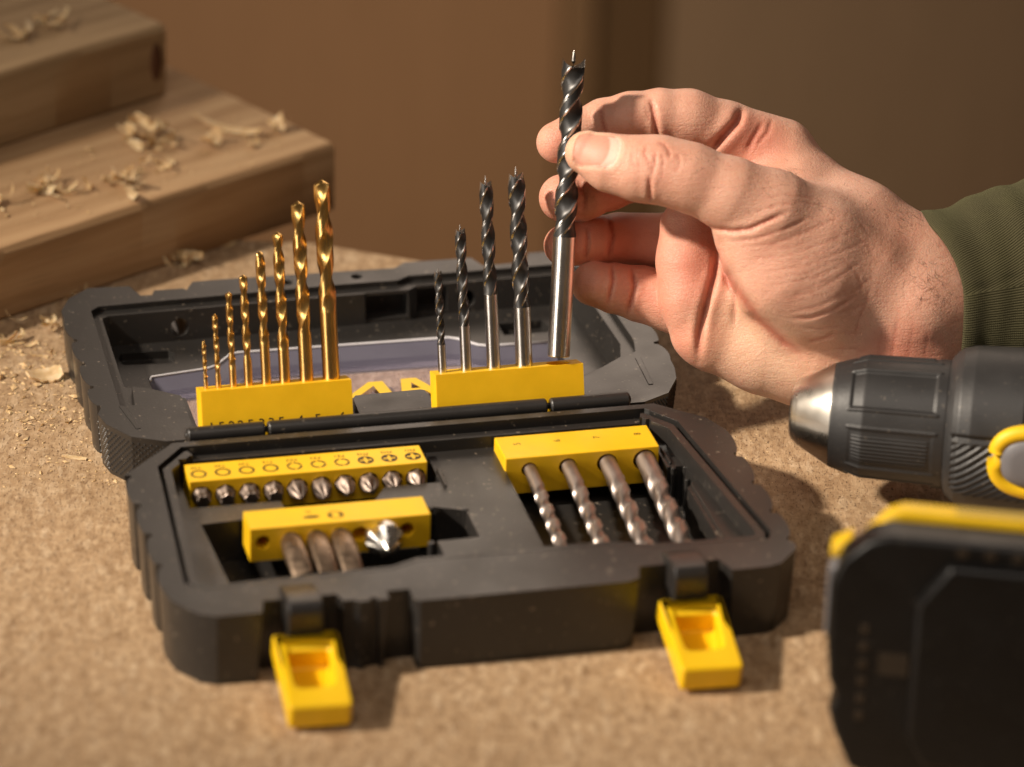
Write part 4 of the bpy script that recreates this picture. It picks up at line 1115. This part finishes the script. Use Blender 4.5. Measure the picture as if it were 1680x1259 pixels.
# the pinch: the bit presses a little groove into thumb and index
A0 = np.array([(HB0 - HAND_O) @ IM_R, (HB0 - HAND_O) @ IM_U, -((HB0 - HAND_O) @ AX_F)]); A1 = np.array([(HB1 - HAND_O) @ IM_R, (HB1 - HAND_O) @ IM_U, -((HB1 - HAND_O) @ AX_F)])
sl = fd.sub(np.minimum(A0, A1) - 8, np.maximum(A0, A1) + 8); X, Y, Z = fd.xyz(sl); ba = A1 - A0
t = np.clip(((X - A0[0]) * ba[0] + (Y - A0[1]) * ba[1] + (Z - A0[2]) * ba[2]) / (ba @ ba), 0, 1)
db = np.sqrt((X - A0[0] - t * ba[0]) ** 2 + (Y - A0[1] - t * ba[1]) ** 2 + (Z - A0[2] - t * ba[2]) ** 2) - 4.4
D[sl] = -smin(-D[sl], db.astype(np.float32), .6)
# thumb nail: a shallow plate bedded in the thumb tip
NC = H(979, 246, 20); nx_, ny_ = np.array([.965, -.20, .17]), np.array([.22, .95, -.22])
nx_ /= np.linalg.norm(nx_); nz_ = np.cross(nx_, ny_); nz_ /= np.linalg.norm(nz_); ny_ = np.cross(nz_, nx_)
def nail_uv(P): Q = P - NC; return Q @ nx_, Q @ ny_, Q @ nz_
def nail_mask(u, v):
    """signed distance of the nail's outline: > 0 inside"""
    a, b, r = 8.9, 6.3, 4.6
    qx, qy = np.abs(u) - (a - r), np.abs(v) - (b - r)
    return -(np.hypot(np.maximum(qx, 0), np.maximum(qy, 0)) + np.minimum(np.maximum(qx, qy), 0) - r)
sl = fd.sub(NC - 16, NC + 16); X, Y, Z = fd.xyz(sl)
G = np.stack(np.broadcast_arrays(X, Y, Z), -1).reshape(-1, 3).astype(float)
u, v, q = nail_uv(G); mk = nail_mask(u, v)
edge = np.exp(-((mk - 0) / .5) ** 2) * .55 * (u > -8) + .15 * sstep(.1, 1.2, mk) - .18 * np.exp(-((mk + 1.5) / 1.2) ** 2) * (u > -6)
D[sl] += np.where(q > -6, edge, 0).reshape(D[sl].shape).astype(np.float32)
HV, HF = nets(D, fd)
# colour zones kept on the vertices: fingertips and folds are redder, light bounced between the fingers is painted as redness, the nail has its own colour
HT_ = np.ones(len(HV))
def ball(px, py, z, r): return np.clip(1 - np.linalg.norm(HV - H(px, py, z), axis=1) / r, 0, 1)
flush_bounce = np.zeros(len(HV))
for a in [(914, 234, -8, 11), (920, 325, -8, 13), (924, 402, -9, 13), (968, 466, 0, 15), (1080, 280, 20, 12), (1120, 440, 0, 22), (1030, 300, -10, 18), (1040, 395, -15, 22), (1060, 480, -4, 20), (1240, 230, -10, 16), (1480, 585, 2, 18), (1140, 560, -4, 14), (1330, 560, 0, 14)]: flush_bounce = np.maximum(flush_bounce, ball(*a) ** .7)
flush_bounce = np.clip(flush_bounce * 1.1, 0, 1)
tan = np.zeros(len(HV))
for a in [(955, 235, 12, 12), (1230, 560, 0, 26), (1290, 590, 0, 26), (1260, 600, -5, 22)]: tan = np.maximum(tan, ball(*a) ** .6)
u, v, q = nail_uv(HV); mk = nail_mask(u, v); nail = sstep(-.05, .35, mk) * (q > -5)
lun = nail * sstep(5.0, 5.8, np.hypot(u + .8, v * .75) - .4) * (u > 0) * .75 + sstep(.45, .1, np.abs(mk + .1)) * (u > 6) * (q > -5) * .35
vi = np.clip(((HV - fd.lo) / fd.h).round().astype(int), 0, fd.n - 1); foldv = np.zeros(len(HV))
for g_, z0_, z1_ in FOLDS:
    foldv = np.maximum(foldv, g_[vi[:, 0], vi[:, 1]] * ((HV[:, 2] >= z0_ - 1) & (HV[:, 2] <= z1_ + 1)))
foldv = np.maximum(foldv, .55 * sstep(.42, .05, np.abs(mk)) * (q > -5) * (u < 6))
HM = frame(HAND_O, IM_R, IM_U, -AX_F)
person = empty('person', HM)
tag(person, "bare hand in a green sleeve holding up a drill bit between thumb and fingers", 'person')
me = bpy.data.meshes.new('hand'); me.vertices.add(len(HV)); me.vertices.foreach_set('co', (HV * S).astype(np.float32).ravel())
nq = len(HF); me.loops.add(nq * 4); me.loops.foreach_set('vertex_index', HF.astype(np.int32).ravel())
me.polygons.add(nq); me.polygons.foreach_set('loop_start', np.arange(nq, dtype=np.int32) * 4)
me.polygons.foreach_set('use_smooth', [True] * nq); me.update(calc_edges=True)
for nm, val in (('flush_bounce', flush_bounce), ('nail', nail), ('lunula', np.clip(lun, 0, 1)), ('tan', tan), ('fold', foldv)):
    at_ = me.attributes.new(nm, 'FLOAT', 'POINT'); at_.data.foreach_set('value', val.astype(np.float32))
hand = obj('hand', me, person, MAT['skin'])
sm_ = hand.modifiers.new('smooth', 'SMOOTH'); sm_.factor = .5; sm_.iterations = 2

# hairs on the back of thumb and wrist
def snap(px, py):
    """the skin's front surface along the frame's Z at a place"""
    p = H(px, py, 10); i, j = int(round((p[0] - fd.lo[0]) / fd.h)), int(round((p[1] - fd.lo[1]) / fd.h))
    i = min(max(i, 0), fd.n[0] - 1); j = min(max(j, 0), fd.n[1] - 1)
    k = np.argwhere(D[i, j] < 0)
    return None if not len(k) else np.array([p[0], p[1], fd.ax[2][k[-1, 0]]])
V, Fc = [], []
hr = random.Random(3)
def hairs(n, cx, cy, sx, sy, ln, ang, curl, rad):
    for _ in range(n):
        px, py = hr.gauss(cx, sx), hr.gauss(cy, sy); p = snap(px, py)
        if p is None: continue
        a = math.radians(hr.gauss(ang, 28)); L = ln * hr.uniform(.5, 1.3); c = hr.gauss(0, curl); pts = []
        for i in range(7):
            t = i / 6; aa = a + c * t
            pts.append(p + np.array([math.cos(aa) * L * t, math.sin(aa) * L * t, .1 + .9 * math.sin(t * 2.6) * L / 6]))
        v, f = tube_vf(pts, [rad * (1 - .8 * i / 6) for i in range(7)], 3); k = len(V)
        V.extend(v); Fc.extend(tuple(q + k for q in g) for g in f)
hairs(70, 1525, 440, 22, 26, 8, 215, 1.0, .055)
hairs(26, 1530, 470, 14, 18, 10, 280, 1.2, .06)
hairs(140, 1400, 350, 55, 26, 4.0, 150, .8, .04)
hairs(60, 1300, 300, 30, 16, 4.5, 165, .7, .045)
hairs(46, 1160, 262, 34, 12, 3.2, 200, .9, .045)
hairs(110, 1440, 400, 50, 40, 2.4, 140, .8, .035)
hairs(60, 1497, 362, 12, 8, 4.5, 150, .6, .05)
h_o = obj('arm_hair', mesh('arm_hair', V, Fc), person, MAT['hair']); tag(h_o, kind='stuff')
del D, D_t

# sleeve with its folded cuff
NS, NR = 150, 46
cxs = np.linspace(0, 1, NR)
C0, C1 = H(1549, 490, -18), H(1800, 450, -22)
V, Fc, UV = [], [], []
def sleeve_pt(t, th, off):
    """t along the sleeve (mm from the cuff's edge), th round it (0 front, 90 top)"""
    s_, c = math.sin(th), math.cos(th)
    front = max(c, 0)
    start = -12.5 * max(s_, 0) ** 1.5 * (1 - .0 * front) + (4.6 * front ** .8) * (1 if s_ < .95 else .8) + (4 if s_ < 0 else 0) * -s_ * .2
    x = start + t
    hgt = 33.8 + .012 * x * 10 + (1.4 * math.exp(-((t - 3.5) / 4) ** 2)) + 2.6 * sstep(10, 34, t)
    dep = 27.5 + 1.2 * math.exp(-((t - 3.5) / 4) ** 2) + 2.0 * sstep(10, 34, t)
    wr = .5 * math.sin(t * .21 + 3 * s_) * sstep(9, 20, t) + .35 * math.sin(t * .5 - 2.2 * s_ + c) * sstep(6, 16, t)
    ctr = C0 + (C1 - C0) / np.linalg.norm(C1 - C0) * x
    return ctr + np.array([0, (hgt + wr + off) * s_, (dep + wr + off) * c])
ts = [(-.2, -2.2), (1, -2.0), (.2, -1.2), (0, -.4), (.3, .2), (.9, .5)] + [(t, .6) for t in np.concatenate([np.linspace(1.8, 64, 40), [90, 130, 180, 240, 300]])]
ts[0] = (7, -2.2)
L = 0
for i, (t, off) in enumerate(ts):
    for k in range(NS + 1):
        th = 2 * math.pi * k / NS
        seam = math.exp(-((((th - .02 - t * .0035 + math.pi) % (2 * math.pi)) - math.pi) / .018) ** 2)
        V.append(sleeve_pt(t, th, off - .9 * seam)); UV.append((t, k / NS * 195 + (6 * math.sin(t * .05) if 0 else 0) - .30 * t * (1 if k < NS * .3 else .05)))
for i in range(len(ts) - 1):
    for k in range(NS): Fc.append((i * (NS + 1) + k, (i + 1) * (NS + 1) + k, (i + 1) * (NS + 1) + k + 1, i * (NS + 1) + k + 1))
me = mesh('sleeve', V, Fc); ul = me.uv_layers.new(name='UVMap')
lv = np.zeros(len(me.loops), np.int32); me.loops.foreach_get('vertex_index', lv)
ul.data.foreach_set('uv', np.array(UV, np.float32)[lv].ravel())
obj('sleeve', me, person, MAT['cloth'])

# ------------------------------------------------------------------ wood shavings and sawdust
sr = random.Random(21)
PA = math.radians(43.3)
def on_plane(px, py, z):
    r = ray(px, py); P = CAM + r * ((z - CAM[2]) / r[2]); return P
def curl_vf(L, wd, turn, th=.35, twist=.6, n=14):
    V, Fc = [], []
    p = np.zeros(3); a = -turn / 2
    for i in range(n + 1):
        t = i / n; tw = twist * (t - .5) * 2; w_ = wd * (.35 + .65 * math.sin(math.pi * min(1, max(0, .08 + .84 * t))) ** .5) * sr.uniform(.85, 1.1)
        side = np.array([0, math.cos(tw), math.sin(tw)]) * w_ / 2; nn = np.array([-math.sin(a), 0, math.cos(a)]) * th
        for q in (p - side, p + side, p + side + nn, p - side + nn): V.append(q.copy())
        a += turn / n * sr.uniform(.6, 1.4); p = p + np.array([math.cos(a), sr.uniform(-.15, .15), math.sin(a)]) * L / n
    for i in range(n):
        for k in range(4): Fc.append((i * 4 + k, i * 4 + (k + 1) % 4, (i + 1) * 4 + (k + 1) % 4, (i + 1) * 4 + k))
    Fc += [(3, 2, 1, 0), (n * 4, n * 4 + 1, n * 4 + 2, n * 4 + 3)]
    V = np.array(V); V -= V.mean(0) * [1, 1, 0]; V[:, 2] -= V[:, 2].min()
    return V, Fc
def shaving(P, L, wd, turn, az, label, group, tilt=0.0, th=.35, twist=.6):
    V, Fc = curl_vf(L, wd, turn, th, twist)
    M = T(*P) @ Matrix.Rotation(math.radians(az), 4, 'Z') @ Matrix.Rotation(math.radians(tilt), 4, 'X')
    zs = [(M.to_3x3() @ Vector(v)).z for v in V]
    M = T(0, 0, -min(zs) + .05) @ M
    o = obj('wood_shaving', mesh('wood_shaving', V, Fc), None, MAT['shaving'], M)
    m_ = o.modifiers.new('edges', 'EDGE_SPLIT'); m_.split_angle = math.radians(50)
    tag(o, label, 'wood shaving', group); return o
GP, GB, GU = 'wood shavings on the lower plank', 'wood shavings on the bench', 'wood shavings on the upper plank'
Z1, Z2 = 31.3, 64.3
shaving(on_plane(372, 213, Z1), 34, 5.0, .9, -28, 'long pale curved shaving lying alone near the end of the lower plank', GP, 0, .6, .3)
shaving(on_plane(452, 214, Z1), 13, 8, 4.2, 30, 'small curled shaving at the tip of the long pale one', GP, 30)
shaving(on_plane(345, 238, Z1), 15, 7, 3.0, 60, 'crumpled white shaving below the long pale one on the lower plank', GP, 20)
shaving(on_plane(415, 240, Z1), 8, 4, 1.5, 60, 'tiny chip near the front edge of the lower plank', GP, 20)
def heap(px, py, z, n, spread, sz, label, group, flat=.55):
    made = []
    for i in range(n):
        qx, qy = px + sr.gauss(0, spread), py + sr.gauss(0, spread * .38)
        P = on_plane(qx, qy, z)
        if sr.random() < .5: P = P + np.array([0, 0, sr.uniform(0, sz * .35)])
        L = sz * sr.uniform(.6, 1.5)
        o = shaving(P, L * 1.15, sz * sr.uniform(.12, .36), sr.uniform(.4, 3.6), sr.uniform(0, 360), label, group, sr.uniform(-60, 60), .2, sr.uniform(.2, 1.4))
        made.append((qx, qy, L, o))
    # pieces at the heap's edges get a label of their own
    free = list(made)
    for word, key_ in (('leftmost ', lambda m: m[0]), ('rightmost ', lambda m: -m[0]), ('nearest ', lambda m: -m[1]), ('farthest ', lambda m: m[1]), ('longest ', lambda m: -m[2]), ('shortest ', lambda m: m[2])):
        if len(free) > (1 if n < 4 else 0) and len(made) > 1:
            m = min(free, key=key_); free.remove(m); m[3]['label'] = word + label
heap(245, 232, Z1, 15, 24, 13, 'curled golden shaving in the largest heap, against the upper plank', GP)
heap(80, 312, Z1, 9, 13, 13, 'upright curled shaving in the left tuft on the lower plank', GP)
heap(185, 305, Z1, 11, 22, 11, 'pale shaving in the loose front heap on the lower plank', GP)
heap(240, 272, Z1, 6, 22, 8, 'small chip scattered between the heaps on the lower plank', GP)
heap(10, 340, Z1, 3, 10, 9, 'shaving at the left edge of the lower plank', GP)
heap(75, 46, Z2, 5, 14, 12, 'curled shaving in the right clump on the upper plank', GU)
heap(20, 62, Z2, 4, 14, 13, 'pale shaving at the left edge of the upper plank', GU)
shaving(on_plane(218, 322, Z1), 15, 4, .8, -70, 'pale splinter hanging over the front edge of the lower plank', GP, 15)
heap(297, 432, 0, 7, 8, 11, 'curled shaving in the clump on the bench at the foot of the lower plank', GB)
heap(374, 405, 0, 2, 4, 6, 'small shaving at the foot of the plank behind the case', GB)
heap(130, 485, 0, 6, 10, 8, 'chip caught between the lid corner and the plank', GB)
shaving(on_plane(74, 622, 0), 15, 9, .9, 20, 'largest pale chip lying on the bench left of the lid', GB, 8, 1.0, .2)
shaving(on_plane(122, 752, 0), 10, 2.2, .2, -15, 'flat white sliver on the bench by the lid corner', GB, 4, .3, .1)
heap(62, 540, 0, 5, 22, 8, 'chip on the bench in the row nearest the plank', GB)
heap(45, 575, 0, 7, 30, 6, 'small chip on the bench left of the lid', GB)
heap(10, 560, 0, 3, 8, 10, 'shaving at the left edge of the bench', GB)
heap(60, 700, 0, 7, 40, 3.2, 'tiny chip scattered on the bench beside the lid ribs', GB)
# loose sawdust and crumbs
V, Fc = [], []
def crumbs(n, px0, px1, py0, py1, z, s0, s1, keep=lambda x, y: True):
    for _ in range(n):
        px, py = sr.uniform(px0, px1), sr.uniform(py0, py1)
        if not keep(px, py): continue
        P = on_plane(px, py, z); r = sr.uniform(s0, s1) * (2.2 if sr.random() < .12 else 1); k = len(V); a = sr.uniform(0, 6.28)
        ex = np.array([math.cos(a), math.sin(a), 0]); ey = np.array([-math.sin(a), math.cos(a), 0]) * sr.uniform(.3, .8); h = sr.uniform(.25, .8) * r
        for q in (ex * 1.4, ey, -ex, -ey): V.append(P + q * r + np.array([0, 0, sr.uniform(0, .3) * r]))
        V.append(P + np.array([0, 0, h + .1]))
        Fc.extend([(k, k + 1, k + 4), (k + 1, k + 2, k + 4), (k + 2, k + 3, k + 4), (k + 3, k, k + 4)])
left = lambda x, y: x < 95 + max(0, (y - 500)) * .33 and y > 530 - x * .33
crumbs(520, 0, 260, 490, 800, .02, .25, .8, left)
crumbs(160, 0, 180, 560, 700, .02, .5, 1.4, left)
crumbs(120, 1110, 1300, 560, 800, .02, .2, .5)
plk = lambda x, y: 395 - x * .30 > y > 300 - x * .45 + (0 if x < 270 else 60)
crumbs(260, 0, 480, 190, 370, Z1, .3, .9, plk)
sd = obj('sawdust', mesh('sawdust', V, Fc, False), None, MAT['shaving']); tag(sd, kind='stuff')
